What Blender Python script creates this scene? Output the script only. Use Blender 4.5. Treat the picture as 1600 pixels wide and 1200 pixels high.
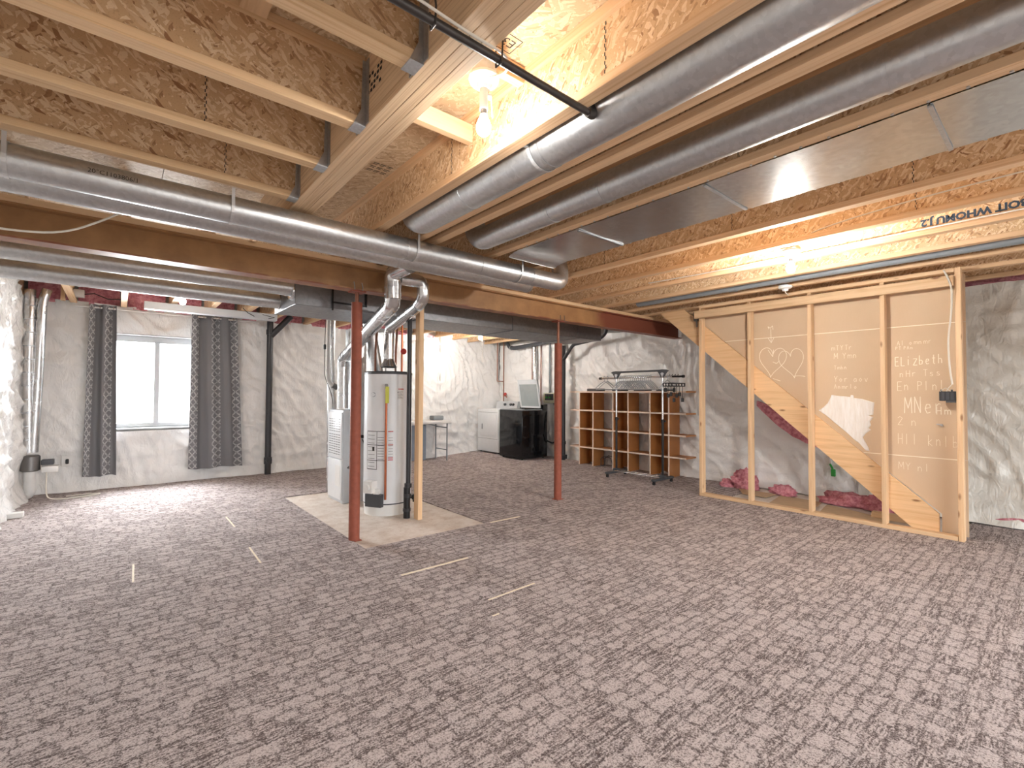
import bpy, bmesh, math, random
from mathutils import Vector, Matrix, noise as mnoise

random.seed(7)
PI = math.pi
sc = bpy.context.scene
for o in list(bpy.data.objects):
    bpy.data.objects.remove(o)
COL = sc.collection

# ------------------------------------------------------------------ camera
F_PX, YAW, PITCH, ROLL, CAMH = 734.4, 0.69766, 0.022543, 0.005462, 1.25
cam_d = bpy.data.cameras.new('camera')
cam_d.sensor_width = 36.0
cam_d.lens = F_PX / 1600.0 * 36.0
cam_d.clip_start = 0.05
cam = bpy.data.objects.new('camera', cam_d)
COL.objects.link(cam)
fw = Vector((math.sin(YAW) * math.cos(PITCH), math.cos(YAW) * math.cos(PITCH), math.sin(PITCH)))
rt = fw.cross(Vector((0, 0, 1))).normalized()
up = rt.cross(fw)
r2 = rt * math.cos(ROLL) + up * math.sin(ROLL)
u2 = -rt * math.sin(ROLL) + up * math.cos(ROLL)
m3 = Matrix((r2, u2, -fw)).transposed()
cam.matrix_world = Matrix.Translation((0, 0, CAMH)) @ m3.to_4x4()
sc.camera = cam

# ------------------------------------------------------------------ light
sc.view_settings.view_transform = 'Standard'
sc.view_settings.look = 'None'
sc.view_settings.gamma = 1.0
sc.view_settings.use_curve_mapping = False
sc.view_settings.exposure = 1.08
SKY = 5.4
BULB = 420.0
w = bpy.data.worlds.new('overcast sky')
sc.world = w
w.use_nodes = True
wt = w.node_tree
wtc = wt.nodes.new('ShaderNodeTexCoord')
wsx = wt.nodes.new('ShaderNodeSeparateXYZ')
wt.links.new(wtc.outputs['Generated'], wsx.inputs[0])
wr = wt.nodes.new('ShaderNodeValToRGB')          # overcast sky above, darker ground below the horizon
wr.color_ramp.elements[0].position, wr.color_ramp.elements[0].color = .48, (.20, .19, .18, 1)
wr.color_ramp.elements[1].position, wr.color_ramp.elements[1].color = .52, (.94, .97, 1.0, 1)
wma = wt.nodes.new('ShaderNodeMath')
wma.operation = 'MULTIPLY_ADD'
wma.inputs[1].default_value = .5
wma.inputs[2].default_value = .5
wt.links.new(wsx.outputs[2], wma.inputs[0])
wt.links.new(wma.outputs[0], wr.inputs[0])
wt.links.new(wr.outputs[0], wt.nodes['Background'].inputs[0])
wt.nodes['Background'].inputs[1].default_value = SKY
# area light added outside the window to strengthen its daylight
wd = bpy.data.lights.new('window_daylight_boost', 'AREA')
wd.shape = 'RECTANGLE'
wd.size, wd.size_y = 1.5, 1.7
wd.energy = 340
wd.color = (.95, .98, 1.0)
wo_ = bpy.data.objects.new('window_daylight_boost', wd)
COL.objects.link(wo_)
wo_.location = (.42, 8.98, 1.75)
wo_.rotation_euler = (-PI / 2 + .5, 0, 0)
# daylight portal in the window opening
pd = bpy.data.lights.new('window_portal', 'AREA')
pd.shape = 'RECTANGLE'
pd.size, pd.size_y = 1.0, 1.26
pd.cycles.is_portal = True
po = bpy.data.objects.new('window_portal', pd)
COL.objects.link(po)
po.location = (0.42, 8.30, 1.40)
po.rotation_euler = (-PI / 2, 0, 0)     # faces into the room (-Y)


# daylight portal in the unseen patio door added behind the camera
DX_A, DX_B, DZ_B = .3, 5.1, 2.15
pd2 = bpy.data.lights.new('added_door_portal', 'AREA')
pd2.shape = 'RECTANGLE'
pd2.size, pd2.size_y = DX_B - DX_A, DZ_B
pd2.cycles.is_portal = True
po2 = bpy.data.objects.new('added_door_portal', pd2)
COL.objects.link(po2)
po2.location = ((DX_A + DX_B) / 2, -3.05, DZ_B / 2)
po2.rotation_euler = (PI / 2, 0, 0)      # faces into the room (+Y)


# ------------------------------------------------------------------ helpers
def lin(r, g, b):
    f = lambda c: (c / 255.0 / 12.92) if c / 255.0 <= 0.04045 else ((c / 255.0 + 0.055) / 1.055) ** 2.4
    return (f(r), f(g), f(b), 1.0)


class MB:
    def __init__(s):
        s.bm = bmesh.new()

    def box(s, x0, x1, y0, y1, z0, z1, bev=0.0, seg=2):
        c = Vector(((x0 + x1) / 2, (y0 + y1) / 2, (z0 + z1) / 2))
        m = Matrix.Translation(c) @ Matrix.Diagonal((abs(x1 - x0), abs(y1 - y0), abs(z1 - z0), 1))
        r = bmesh.ops.create_cube(s.bm, size=1.0, matrix=m)
        if bev:
            es = list({e for v in r['verts'] for e in v.link_edges})
            bmesh.ops.bevel(s.bm, geom=es, offset=bev, segments=seg, affect='EDGES', profile=0.5)
        return s

    def obox(s, c, size, rot=None):
        """box by centre, size and optional rotation matrix (3x3)"""
        m = Matrix.Translation(c)
        if rot is not None:
            m = m @ rot.to_4x4()
        m = m @ Matrix.Diagonal((size[0], size[1], size[2], 1))
        bmesh.ops.create_cube(s.bm, size=1.0, matrix=m)
        return s

    def cyl(s, p0, p1, r0, r1=None, seg=20, cap=True):
        return s.tube([p0, p1], r0 if r1 is None else (r0, r1), seg, cap)

    def tube(s, pts, r, seg=12, cap=True, closed=False):
        pts = [Vector(p) for p in pts]
        n = len(pts)
        rs = [r[i] if isinstance(r, (tuple, list)) else r for i in range(n)] if isinstance(r, (tuple, list)) else [r] * n
        tang = []
        for i in range(n):
            if closed:
                t = pts[(i + 1) % n] - pts[(i - 1) % n]
            else:
                t = pts[min(i + 1, n - 1)] - pts[max(i - 1, 0)]
            tang.append(t.normalized())
        ref = Vector((0, 0, 1)) if abs(tang[0].z) < 0.9 else Vector((1, 0, 0))
        a = (ref - tang[0] * ref.dot(tang[0])).normalized()
        rings = []
        for i in range(n):
            a = (a - tang[i] * a.dot(tang[i])).normalized()
            b = tang[i].cross(a)
            rings.append([s.bm.verts.new(pts[i] + (a * math.cos(2 * PI * k / seg) + b * math.sin(2 * PI * k / seg)) * rs[i]) for k in range(seg)])
        m = n if closed else n - 1
        for i in range(m):
            A, B = rings[i], rings[(i + 1) % n]
            for k in range(seg):
                s.bm.faces.new((A[k], A[(k + 1) % seg], B[(k + 1) % seg], B[k]))
        if cap and not closed:
            s.bm.faces.new(list(reversed(rings[0])))
            s.bm.faces.new(rings[-1])
        return s

    def lathe(s, c, prof, seg=32, axis=(0, 0, 1)):
        """prof: list of (radius, height along axis)"""
        c = Vector(c)
        ax = Vector(axis).normalized()
        ref = Vector((1, 0, 0)) if abs(ax.x) < 0.9 else Vector((0, 1, 0))
        a = (ref - ax * ref.dot(ax)).normalized()
        b = ax.cross(a)
        rings = []
        for r, h in prof:
            if r < 1e-6:
                rings.append([s.bm.verts.new(c + ax * h)])
            else:
                rings.append([s.bm.verts.new(c + ax * h + (a * math.cos(2 * PI * k / seg) + b * math.sin(2 * PI * k / seg)) * r) for k in range(seg)])
        for A, B in zip(rings[:-1], rings[1:]):
            for k in range(seg):
                k2 = (k + 1) % seg
                if len(A) == 1 and len(B) == 1:
                    continue
                if len(A) == 1:
                    s.bm.faces.new((A[0], B[k2], B[k]))
                elif len(B) == 1:
                    s.bm.faces.new((A[k], A[k2], B[0]))
                else:
                    s.bm.faces.new((A[k], A[k2], B[k2], B[k]))
        return s

    def prism(s, pts, d):
        """extrude polygon pts (3-D, planar) by vector d"""
        d = Vector(d)
        A = [s.bm.verts.new(Vector(p)) for p in pts]
        B = [s.bm.verts.new(Vector(p) + d) for p in pts]
        s.bm.faces.new(A)
        s.bm.faces.new(list(reversed(B)))
        n = len(pts)
        for i in range(n):
            s.bm.faces.new((A[i], B[i], B[(i + 1) % n], A[(i + 1) % n]))
        return s

    def grid(s, nu, nv, fn, skip=None):
        V = [[s.bm.verts.new(Vector(fn(u / nu, v / nv))) for v in range(nv + 1)] for u in range(nu + 1)]
        for u in range(nu):
            for v in range(nv):
                if skip and skip((u + .5) / nu, (v + .5) / nv):
                    continue
                s.bm.faces.new((V[u][v], V[u + 1][v], V[u + 1][v + 1], V[u][v + 1]))
        loose = [x for x in s.bm.verts if not x.link_faces]
        bmesh.ops.delete(s.bm, geom=loose, context='VERTS')
        return s


def wloc(o):
    v = Vector((0, 0, 0))
    while o:
        v = v + o.location
        o = o.parent
    return v


def obj(name, mb, m, parent=None, angle=0.6, fixn=True):
    bm = mb.bm
    if fixn:
        bmesh.ops.recalc_face_normals(bm, faces=bm.faces)
    for f in bm.faces:
        f.smooth = True
    for e in bm.edges:
        if len(e.link_faces) == 2 and e.calc_face_angle(0) > angle:
            e.smooth = False
    if parent is None:
        xs = [v.co for v in bm.verts]
        lo = [min(v[i] for v in xs) for i in range(3)]
        hi = [max(v[i] for v in xs) for i in range(3)]
        off = Vector(((lo[0] + hi[0]) / 2, (lo[1] + hi[1]) / 2, lo[2]))
    else:
        off = wloc(parent)
    bmesh.ops.translate(bm, verts=bm.verts, vec=-off)
    me = bpy.data.meshes.new(name)
    bm.to_mesh(me)
    bm.free()
    me.materials.append(m)
    o = bpy.data.objects.new(name, me)
    COL.objects.link(o)
    if parent is None:
        o.location = off
    else:
        o.parent = parent
    return o


def tag(o, label=None, cat=None, group=None, kind=None):
    if label:
        o['label'] = label
    if cat:
        o['category'] = cat
    if group:
        o['group'] = group
    if kind:
        o['kind'] = kind
    return o


def thing(name, label, cat, loc, group=None, kind=None):
    o = bpy.data.objects.new(name, None)
    o.empty_display_size = 0.1
    COL.objects.link(o)
    o.location = loc
    return tag(o, label, cat, group, kind)


def dup(root, loc, label=None, group=None):
    r = root.copy()
    COL.objects.link(r)
    r.location = loc
    if label:
        r['label'] = label
    if group:
        r['group'] = group
    for ch in list(root.children):
        c = ch.copy()
        COL.objects.link(c)
        c.parent = r
        for gch in list(ch.children):
            d = gch.copy()
            COL.objects.link(d)
            d.parent = c
    return r


def arc(c, a, b, r, t0, t1, n=8):
    """points on an arc: centre c, in-plane unit vectors a, b"""
    c, a, b = Vector(c), Vector(a), Vector(b)
    return [c + (a * math.cos(t0 + (t1 - t0) * i / n) + b * math.sin(t0 + (t1 - t0) * i / n)) * r for i in range(n + 1)]


def bend(pts, rad, n=5):
    """round the corners of a polyline"""
    pts = [Vector(p) for p in pts]
    out = [pts[0]]
    for i in range(1, len(pts) - 1):
        p0, p, p1 = pts[i - 1], pts[i], pts[i + 1]
        d0, d1 = (p0 - p), (p1 - p)
        k = min(rad, d0.length * .45, d1.length * .45)
        A, B = p + d0.normalized() * k, p + d1.normalized() * k
        for j in range(n + 1):
            t = j / n
            out.append(A * (1 - t) ** 2 + p * 2 * t * (1 - t) + B * t * t)
    out.append(pts[-1])
    return out


# ------------------------------------------------------------------ materials
class NT:
    def __init__(s, name):
        s.m = bpy.data.materials.new(name)
        s.m.use_nodes = True
        s.t = s.m.node_tree
        s.b = s.t.nodes['Principled BSDF']

    def n(s, typ, **kw):
        nd = s.t.nodes.new(typ)
        for k, v in kw.items():
            if k in nd.inputs.keys():
                nd.inputs[k].default_value = v
            else:
                setattr(nd, k, v)
        return nd

    def l(s, a, b):
        s.t.links.new(a, b)

    def coord(s, scale=(1, 1, 1), rot=(0, 0, 0), out='Object'):
        tc = s.n('ShaderNodeTexCoord')
        mp = s.n('ShaderNodeMapping')
        mp.inputs['Scale'].default_value = scale
        mp.inputs['Rotation'].default_value = rot
        s.l(tc.outputs[out], mp.inputs['Vector'])
        return mp.outputs[0]

    def noise(s, vec, scale=5, detail=3, rough=.5, dist=0):
        nd = s.n('ShaderNodeTexNoise')
        nd.inputs['Scale'].default_value = scale
        nd.inputs['Detail'].default_value = detail
        nd.inputs['Roughness'].default_value = rough
        nd.inputs['Distortion'].default_value = dist
        s.l(vec, nd.inputs['Vector'])
        return nd.outputs['Fac']

    def ramp(s, fac, stops, interp='LINEAR'):
        r = s.n('ShaderNodeValToRGB')
        r.color_ramp.interpolation = interp
        el = r.color_ramp.elements
        el[0].position, el[0].color = stops[0]
        el[1].position, el[1].color = stops[-1]
        for p, c in stops[1:-1]:
            e = el.new(p)
            e.color = c
        s.l(fac, r.inputs[0])
        return r.outputs[0]

    def math(s, op, a, b=None, c=None):
        nd = s.n('ShaderNodeMath', operation=op)
        for i, v in enumerate((a, b, c)):
            if v is None:
                continue
            if isinstance(v, (int, float)):
                nd.inputs[i].default_value = v
            else:
                s.l(v, nd.inputs[i])
        return nd.outputs[0]

    def mix(s, fac, a, b, blend='MIX'):
        nd = s.n('ShaderNodeMix', data_type='RGBA', blend_type=blend)
        for i, v in ((0, fac), (6, a), (7, b)):
            if isinstance(v, (int, float, tuple)):
                nd.inputs[i].default_value = v
            else:
                s.l(v, nd.inputs[i])
        return nd.outputs[2]

    def bump(s, h, strength=.3, dist=.01):
        b = s.n('ShaderNodeBump')
        b.inputs['Strength'].default_value = strength
        b.inputs['Distance'].default_value = dist
        s.l(h, b.inputs['Height'])
        s.l(b.outputs[0], s.b.inputs['Normal'])

    def col(s, c):
        if isinstance(c, tuple):
            s.b.inputs['Base Color'].default_value = c
        else:
            s.l(c, s.b.inputs['Base Color'])
        return s

    def set(s, rough=.5, metal=0, spec=None, **kw):
        s.b.inputs['Roughness'].default_value = rough
        s.b.inputs['Metallic'].default_value = metal
        if spec is not None:
            s.b.inputs['Specular IOR Level'].default_value = spec
        for k, v in kw.items():
            s.b.inputs[k].default_value = v
        return s


def plain(name, rgb, rough=.5, metal=0, var=.06, scale=12, spec=None, bump=0):
    t = NT(name)
    v = t.coord()
    f = t.noise(v, scale, 3)
    c = lin(*rgb)
    lo = tuple(x * (1 - var) for x in c[:3]) + (1,)
    hi = tuple(min(1, x * (1 + var)) for x in c[:3]) + (1,)
    t.col(t.ramp(f, [(.3, lo), (.7, hi)]))
    t.set(rough, metal, spec)
    if bump:
        t.bump(f, bump, .005)
    return t.m


def lumber(name, axis, base, dark, bands=38, rot=(0, 0, 0), knots=True):
    t = NT(name)
    sc_ = [bands, bands, bands]
    sc_[axis] = 1.6 if bands < 60 else .9
    v = t.coord(tuple(sc_), rot)
    rnd = t.n('ShaderNodeObjectInfo').outputs['Random']
    add = t.n('ShaderNodeVectorMath', operation='ADD')
    t.l(v, add.inputs[0])
    cmb = t.n('ShaderNodeCombineXYZ')
    for i in range(3):
        t.l(t.math('MULTIPLY', rnd, 37.0 + 13 * i), cmb.inputs[i])
    t.l(cmb.outputs[0], add.inputs[1])
    f = t.noise(add.outputs[0], 1.0, 4, .6, .6)
    c = t.ramp(f, [(.25, lin(*dark)), (.5, lin(*base)), (.8, tuple(min(1, x * 1.15) for x in lin(*base)[:3]) + (1,))])
    # broad tone drift
    g = t.noise(t.coord((1.5, 1.5, 1.5)), 1.3, 2)
    c = t.mix(t.math('MULTIPLY', g, .35), c, lin(*[x * .9 for x in base]), 'MIX')
    if knots:
        ks = [9, 9, 9]
        ks[axis] = 3.2
        vo = t.n('ShaderNodeTexVoronoi')
        vo.inputs['Scale'].default_value = 1.0
        kv = t.n('ShaderNodeVectorMath', operation='ADD')
        t.l(t.coord(tuple(ks), rot), kv.inputs[0])
        t.l(cmb.outputs[0], kv.inputs[1])
        t.l(kv.outputs[0], vo.inputs['Vector'])
        kf = t.ramp(vo.outputs['Distance'], [(.05, (1, 1, 1, 1)), (.13, (0, 0, 0, 1))])
        c = t.mix(t.math('MULTIPLY', kf, .75), c, lin(120, 66, 34))
    # piece to piece variation
    hs = t.n('ShaderNodeHueSaturation')
    t.l(t.math('ADD', t.math('MULTIPLY', rnd, .16), .92), hs.inputs['Value'])
    t.l(c, hs.inputs['Color'])
    t.col(hs.outputs[0])
    t.set(.62, 0, .3)
    t.bump(f, .15, .003)
    return t.m


def osb(name, ax, base, light, dark, k=1.0):
    """ax = normal axis of the sheet (0, 1 or 2)"""
    t = NT(name)
    tc = t.n('ShaderNodeTexCoord').outputs['Object']
    wn = t.n('ShaderNodeTexNoise')
    wn.inputs['Scale'].default_value = 9
    t.l(tc, wn.inputs['Vector'])
    dv = t.n('ShaderNodeVectorMath', operation='SCALE')
    dv.inputs['Scale'].default_value = .07
    t.l(wn.outputs['Color'], dv.inputs[0])
    av = t.n('ShaderNodeVectorMath', operation='ADD')
    t.l(tc, av.inputs[0])
    t.l(dv.outputs[0], av.inputs[1])
    cols = None
    hb = None
    for i, a in enumerate((.35, 1.5, 2.5, .9)):
        r = [0, 0, 0]
        r[ax] = a
        s3 = [70 * k, 70 * k, 70 * k]
        s3[(ax + 1) % 3] = 15 * k
        m0 = t.n('ShaderNodeMapping')
        m0.inputs['Rotation'].default_value = r
        m0.inputs['Location'].default_value = (i * 3.1, i * 1.7, i * 2.3)
        t.l(av.outputs[0], m0.inputs['Vector'])
        mp = t.n('ShaderNodeMapping')
        mp.inputs['Scale'].default_value = s3
        t.l(m0.outputs[0], mp.inputs['Vector'])
        vo = t.n('ShaderNodeTexVoronoi')
        vo.inputs['Scale'].default_value = 1.0
        t.l(mp.outputs[0], vo.inputs['Vector'])
        sep = t.n('ShaderNodeSeparateColor')
        t.l(vo.outputs['Color'], sep.inputs[0])
        c = t.ramp(sep.outputs[0], [(0, lin(*dark)), (.18, lin(*base)), (.6, lin(*base)), (.82, lin(*light)), (1, lin(*light))])
        if cols is None:
            cols, hb = c, sep.outputs[0]
        else:
            msk = t.math('GREATER_THAN', sep.outputs[1], .52)
            cols = t.mix(msk, cols, c)
            hb = t.math('ADD', t.math('MULTIPLY', hb, t.math('SUBTRACT', 1, msk)), t.math('MULTIPLY', sep.outputs[0], msk))
    g = t.noise(tc, 2.2, 3)
    cols = t.mix(t.ramp(g, [(.35, (0, 0, 0, 1)), (.75, (.4, .4, .4, 1))]), cols, lin(*[x * .93 for x in base]))
    fine = t.noise(tc, 160, 2)
    cols = t.mix(t.math('MULTIPLY', t.ramp(fine, [(.58, (0, 0, 0, 1)), (.7, (1, 1, 1, 1))]), .3), cols, lin(*dark))
    t.col(cols)
    t.set(.6, 0, .3)
    t.bump(hb, .25, .004)
    return t.m


def galv(name, rgb=(205, 207, 208), rough=.33, spang=60, var=.12):
    t = NT(name)
    v = t.coord()
    vo = t.n('ShaderNodeTexVoronoi')
    vo.inputs['Scale'].default_value = spang
    t.l(v, vo.inputs['Vector'])
    sep = t.n('ShaderNodeSeparateColor')
    t.l(vo.outputs['Color'], sep.inputs[0])
    c = lin(*rgb)
    n2 = t.noise(v, 3, 3)
    f = t.math('ADD', t.math('MULTIPLY', sep.outputs[0], .5), t.math('MULTIPLY', n2, .5))
    t.col(t.ramp(f, [(.2, tuple(x * .84 for x in c[:3]) + (1,)), (.8, c)]))
    t.set(rough, .92)
    rr = t.math('ADD', t.math('MULTIPLY', sep.outputs[1], var), rough - .04)
    t.l(rr, t.b.inputs['Roughness'])
    t.bump(n2, .06, .01)
    return t.m


M = {}
PINE, PINED = (230, 196, 156), (210, 168, 124)
M['lum_x'] = lumber('lumber along x', 0, PINE, PINED)
M['lum_y'] = lumber('lumber along y', 1, PINE, PINED)
M['lum_z'] = lumber('lumber along z', 2, PINE, PINED)
M['fl_x'] = lumber('joist flange along x', 0, (228, 194, 152), (204, 158, 110), bands=70, knots=False)
M['fl_y'] = lumber('joist flange along y', 1, (228, 192, 152), (204, 156, 110), bands=70, knots=False)
M['lvl'] = lumber('laminated veneer lumber', 1, (234, 204, 166), (180, 132, 90), bands=95, knots=False)
M['string'] = lumber('stringer lumber', 1, (230, 192, 148), (212, 166, 116), rot=(-.722, 0, 0))
M['osb_x'] = osb('web strand board facing x', 0, (216, 180, 138), (242, 218, 184), (156, 110, 76), 1.3)
M['osb_y'] = osb('web strand board facing y', 1, (216, 180, 138), (242, 218, 184), (156, 110, 76), 1.3)
M['osb_z'] = osb('subfloor strand board', 2, (208, 180, 144), (228, 206, 174), (174, 140, 106), 1.15)
M['galv'] = galv('galvanised steel duct')
M['galv_shaded'] = galv('shade darkened sheet steel', (142, 143, 146), .42, 40)  # galvanised steel darkened so its colour carries the shade on the trunk front
M['galv_flat'] = galv('galvanised sheet pan', (205, 206, 206), .26, 45, .04)
M['alu'] = galv('bright vent pipe', (225, 226, 227), .2, 30)
M['hanger'] = galv('joist hanger zinc', (200, 204, 208), .38, 90)
M['white'] = plain('white enamel', (226, 228, 230), .3, var=.02)
M['whitepl'] = plain('white plastic', (226, 225, 222), .4, var=.03)
M['vinyl'] = plain('window vinyl', (178, 179, 180), .45, var=.02)
M['hangpl'] = plain('greyish clear hanger plastic', (170, 175, 180), .3, var=.02)
M['cream'] = plain('bare cream strip', (240, 228, 206), .8)
M['black'] = plain('black plastic', (28, 28, 30), .35, var=.15)
M['abs'] = plain('black pipe plastic', (52, 52, 55), .32, var=.12)
M['dgrey'] = plain('dark grey plastic', (70, 72, 76), .45)
M['lgrey'] = plain('light grey painted steel', (196, 200, 204), .4, var=.03)
M['mgrey'] = plain('mid grey plastic', (132, 138, 142), .45)
M['bgrey'] = plain('blue grey panel', (150, 160, 172), .6)
M['gblack'] = plain('glossy black enamel', (20, 20, 22), .09, var=.1)
M['chrome'] = plain('chrome tube', (225, 226, 228), .15, 1.0, var=.02)
M['steel'] = plain('bare steel', (120, 118, 116), .4, .8)
M['gas'] = plain('black iron gas pipe', (74, 70, 68), .42, .6, var=.2)
M['copper'] = plain('copper pipe', (182, 104, 70), .3, .75, var=.15)
M['dcopper'] = plain('oxidised copper pipe', (140, 92, 72), .45, .35, var=.2)
M['redoxide'] = plain('red oxide post paint', (150, 84, 66), .55, var=.12, scale=20, spec=.3)
M['cable'] = plain('white cable sheath', (226, 220, 208), .5)
M['wire'] = plain('galvanised wire', (200, 200, 200), .35, .6)
M['pink'] = None
M['yellow'] = plain('yellow tag', (190, 190, 70), .6)
M['red'] = plain('red paint', (176, 44, 36), .5)
M['ink'] = plain('black ink', (40, 38, 38), .7)
M['blueink'] = plain('blue black stamp ink', (56, 74, 92), .8)
M['greyink'] = plain('grey print', (130, 130, 132), .7)
M['chalk'] = plain('chalk line', (250, 238, 220), .9)
M['pvc'] = plain('white pipe', (214, 214, 212), .35)
M['outletbox'] = plain('outlet box plastic', (206, 206, 180), .5)
M['greenpl'] = plain('green plastic', (40, 150, 60), .4)
M['slot'] = plain('dark slot', (70, 72, 74), .7)
M['glassgrey'] = plain('smoked lid glass', (142, 150, 152), .12, var=.08, scale=4)
M['mdf'] = plain('brown panel board', (176, 118, 66), .5, var=.1, scale=6)
M['mdfedge'] = plain('pale board edge', (236, 216, 198), .6)
M['board_floor'] = plain('tan scrap board', (196, 168, 136), .8, var=.08)
M['plaster'] = None

t = NT('pink glass wool')
v = t.coord()
f = t.noise(v, 22, 5, .65)
t.col(t.ramp(f, [(.3, lin(176, 92, 108)), (.55, lin(220, 150, 160)), (.8, lin(240, 192, 196))]))
t.set(.95, 0, .1)
t.bump(f, .8, .03)
M['pink'] = t.m

t = NT('white joint compound')
v = t.coord((6, 55, 7), (.75, 0, 0))
f = t.noise(v, 1, 4, .6)
t.col(t.ramp(f, [(.3, lin(236, 228, 218)), (.7, lin(250, 247, 243))]))
t.set(.8, 0, .2)
t.bump(f, .5, .01)
M['plaster'] = t.m

# drywall backing paper
t = NT('brown drywall paper')
v = t.coord()
f = t.noise(v, 1.4, 3)
g = t.noise(t.coord((3, 60, 3)), 4, 3)
c = t.ramp(f, [(.3, lin(206, 179, 148)), (.7, lin(217, 191, 160))])
c = t.mix(t.math('MULTIPLY', g, .18), c, lin(230, 208, 182))
t.col(c)
t.set(.75, 0, .25)
M['paper'] = t.m

# polyethylene sheeting
def sheet_mat(name, rgb, rough=.27):
    t = NT(name)
    v = t.coord((1, 1, 1))
    f = t.noise(v, 2.0, 4)
    c = lin(*rgb)
    t.col(t.ramp(f, [(.3, tuple(x * .93 for x in c[:3]) + (1,)), (.7, c)]))
    t.set(rough, 0, .5)
    h = t.math('ADD', t.noise(t.coord((3, 3, 3)), 1.6, 2, .5, 1.6), t.math('MULTIPLY', t.noise(t.coord((7, 7, 2.2), (.4, .5, 0)), 2, 2, .5, 2.5), .7))
    t.bump(h, .45, .03)
    return t.m


M['poly'] = sheet_mat('white polyethylene sheeting', (240, 239, 237))
M['poly2'] = sheet_mat('grey translucent sheeting', (230, 227, 218), .3)

# carpet
t = NT('patterned loop carpet')
tc = t.n('ShaderNodeTexCoord').outputs['Object']
nz = t.n('ShaderNodeTexNoise')
nz.inputs['Scale'].default_value = 9
nz.inputs['Detail'].default_value = 3
t.l(tc, nz.inputs['Vector'])
dv = t.n('ShaderNodeVectorMath', operation='SCALE')
dv.inputs['Scale'].default_value = .07
t.l(nz.outputs['Color'], dv.inputs[0])
av = t.n('ShaderNodeVectorMath', operation='ADD')
t.l(tc, av.inputs[0])
t.l(dv.outputs[0], av.inputs[1])
nz2 = t.n('ShaderNodeTexNoise')
nz2.inputs['Scale'].default_value = 75
nz2.inputs['Detail'].default_value = 2
t.l(tc, nz2.inputs['Vector'])
dv2 = t.n('ShaderNodeVectorMath', operation='SCALE')
dv2.inputs['Scale'].default_value = .042
t.l(nz2.outputs['Color'], dv2.inputs[0])
av2 = t.n('ShaderNodeVectorMath', operation='ADD')
t.l(av.outputs[0], av2.inputs[0])
t.l(dv2.outputs[0], av2.inputs[1])
bk = t.n('ShaderNodeTexBrick')
bk.offset = .5
bk.squash = .75
bk.squash_frequency = 3
for nm, v_ in (('Color1', (0, 0, 0, 1)), ('Color2', (1, 1, 1, 1)), ('Mortar', (.5, .5, .5, 1)), ('Scale', 1.0), ('Mortar Size', .012), ('Mortar Smooth', 1.0), ('Bias', 0), ('Brick Width', .112), ('Row Height', .068)):
    bk.inputs[nm].default_value = v_
t.l(av2.outputs[0], bk.inputs['Vector'])
cell = t.math('SUBTRACT', 1, bk.outputs['Fac'])
st = t.noise(t.coord((5, 62, 1)), 1.0, 3, .6, .3)
patch = t.noise(tc, 3.2, 2)
dash = t.ramp(st, [(.40, (0, 0, 0, 1)), (.56, (1, 1, 1, 1))])
fine = t.noise(t.coord((1, 1, 1)), 170, 2, .75)
dash2 = t.ramp(t.noise(t.coord((15, 105, 1), (0, 0, .04)), 1.0, 2, .6, .2), [(.36, (0, 0, 0, 1)), (.60, (1, 1, 1, 1))])
sepc = t.n('ShaderNodeSeparateColor')
t.l(bk.outputs['Color'], sepc.inputs[0])
# some cells are solid, others are hatched with dark dashes
hatch = t.ramp(sepc.outputs[0], [(.3, (.15, .15, .15, 1)), (.8, (.75, .75, .75, 1))])
inner = t.math('SUBTRACT', 1, t.math('MULTIPLY', t.math('SUBTRACT', 1, dash2), hatch))
k = t.math('MULTIPLY', t.math('ADD', .5, t.math('MULTIPLY', cell, .5)), inner)
k = t.math('SUBTRACT', k, t.math('MULTIPLY', t.math('SUBTRACT', 1, dash), .14))
k = t.math('ADD', k, t.math('MULTIPLY', t.math('SUBTRACT', patch, .5), .35))
k = t.math('ADD', k, t.math('MULTIPLY', t.math('SUBTRACT', fine, .5), 3.2))
t.col(t.ramp(k, [(.1, lin(92, 82, 81)), (.5, lin(146, 135, 133)), (1.0, lin(206, 196, 195))]))
t.set(.95, 0, .1)
t.bump(fine, .5, .006)
M['carpet'] = t.m

t = NT('bare concrete slab')
v = t.coord()
f = t.noise(v, 6, 6, .65)
g = t.noise(v, 40, 4, .6)
c = t.ramp(f, [(.3, lin(206, 190, 176)), (.55, lin(226, 216, 206)), (.75, lin(238, 231, 224))])
c = t.mix(t.math('MULTIPLY', t.ramp(g, [(.55, (0, 0, 0, 1)), (.7, (1, 1, 1, 1))]), .35), c, lin(170, 140, 122))
t.col(c)
t.set(.75, 0, .3)
t.bump(g, .15, .004)
M['concrete'] = t.m
M['foundation'] = plain('grey foundation concrete', (168, 164, 158), .9, var=.08)

# steel beam: tan overspray on red primer
t = NT('primed steel beam')
v = t.coord((1, 1, 1))
f = t.noise(v, 5, 4, .6)
sx = t.n('ShaderNodeSeparateXYZ')
t.l(t.n('ShaderNodeTexCoord').outputs['Object'], sx.inputs[0])
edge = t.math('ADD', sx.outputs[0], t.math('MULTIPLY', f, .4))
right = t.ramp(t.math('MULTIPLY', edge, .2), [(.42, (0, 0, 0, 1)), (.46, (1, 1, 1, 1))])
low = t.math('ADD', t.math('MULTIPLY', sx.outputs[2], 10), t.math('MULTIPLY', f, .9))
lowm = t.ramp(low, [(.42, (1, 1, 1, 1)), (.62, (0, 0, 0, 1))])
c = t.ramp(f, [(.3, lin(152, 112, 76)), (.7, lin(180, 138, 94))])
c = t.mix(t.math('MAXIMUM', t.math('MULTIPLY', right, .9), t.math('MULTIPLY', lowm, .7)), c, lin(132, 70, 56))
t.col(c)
t.set(.5, 0, .4)
M['beam'] = t.m

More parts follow.
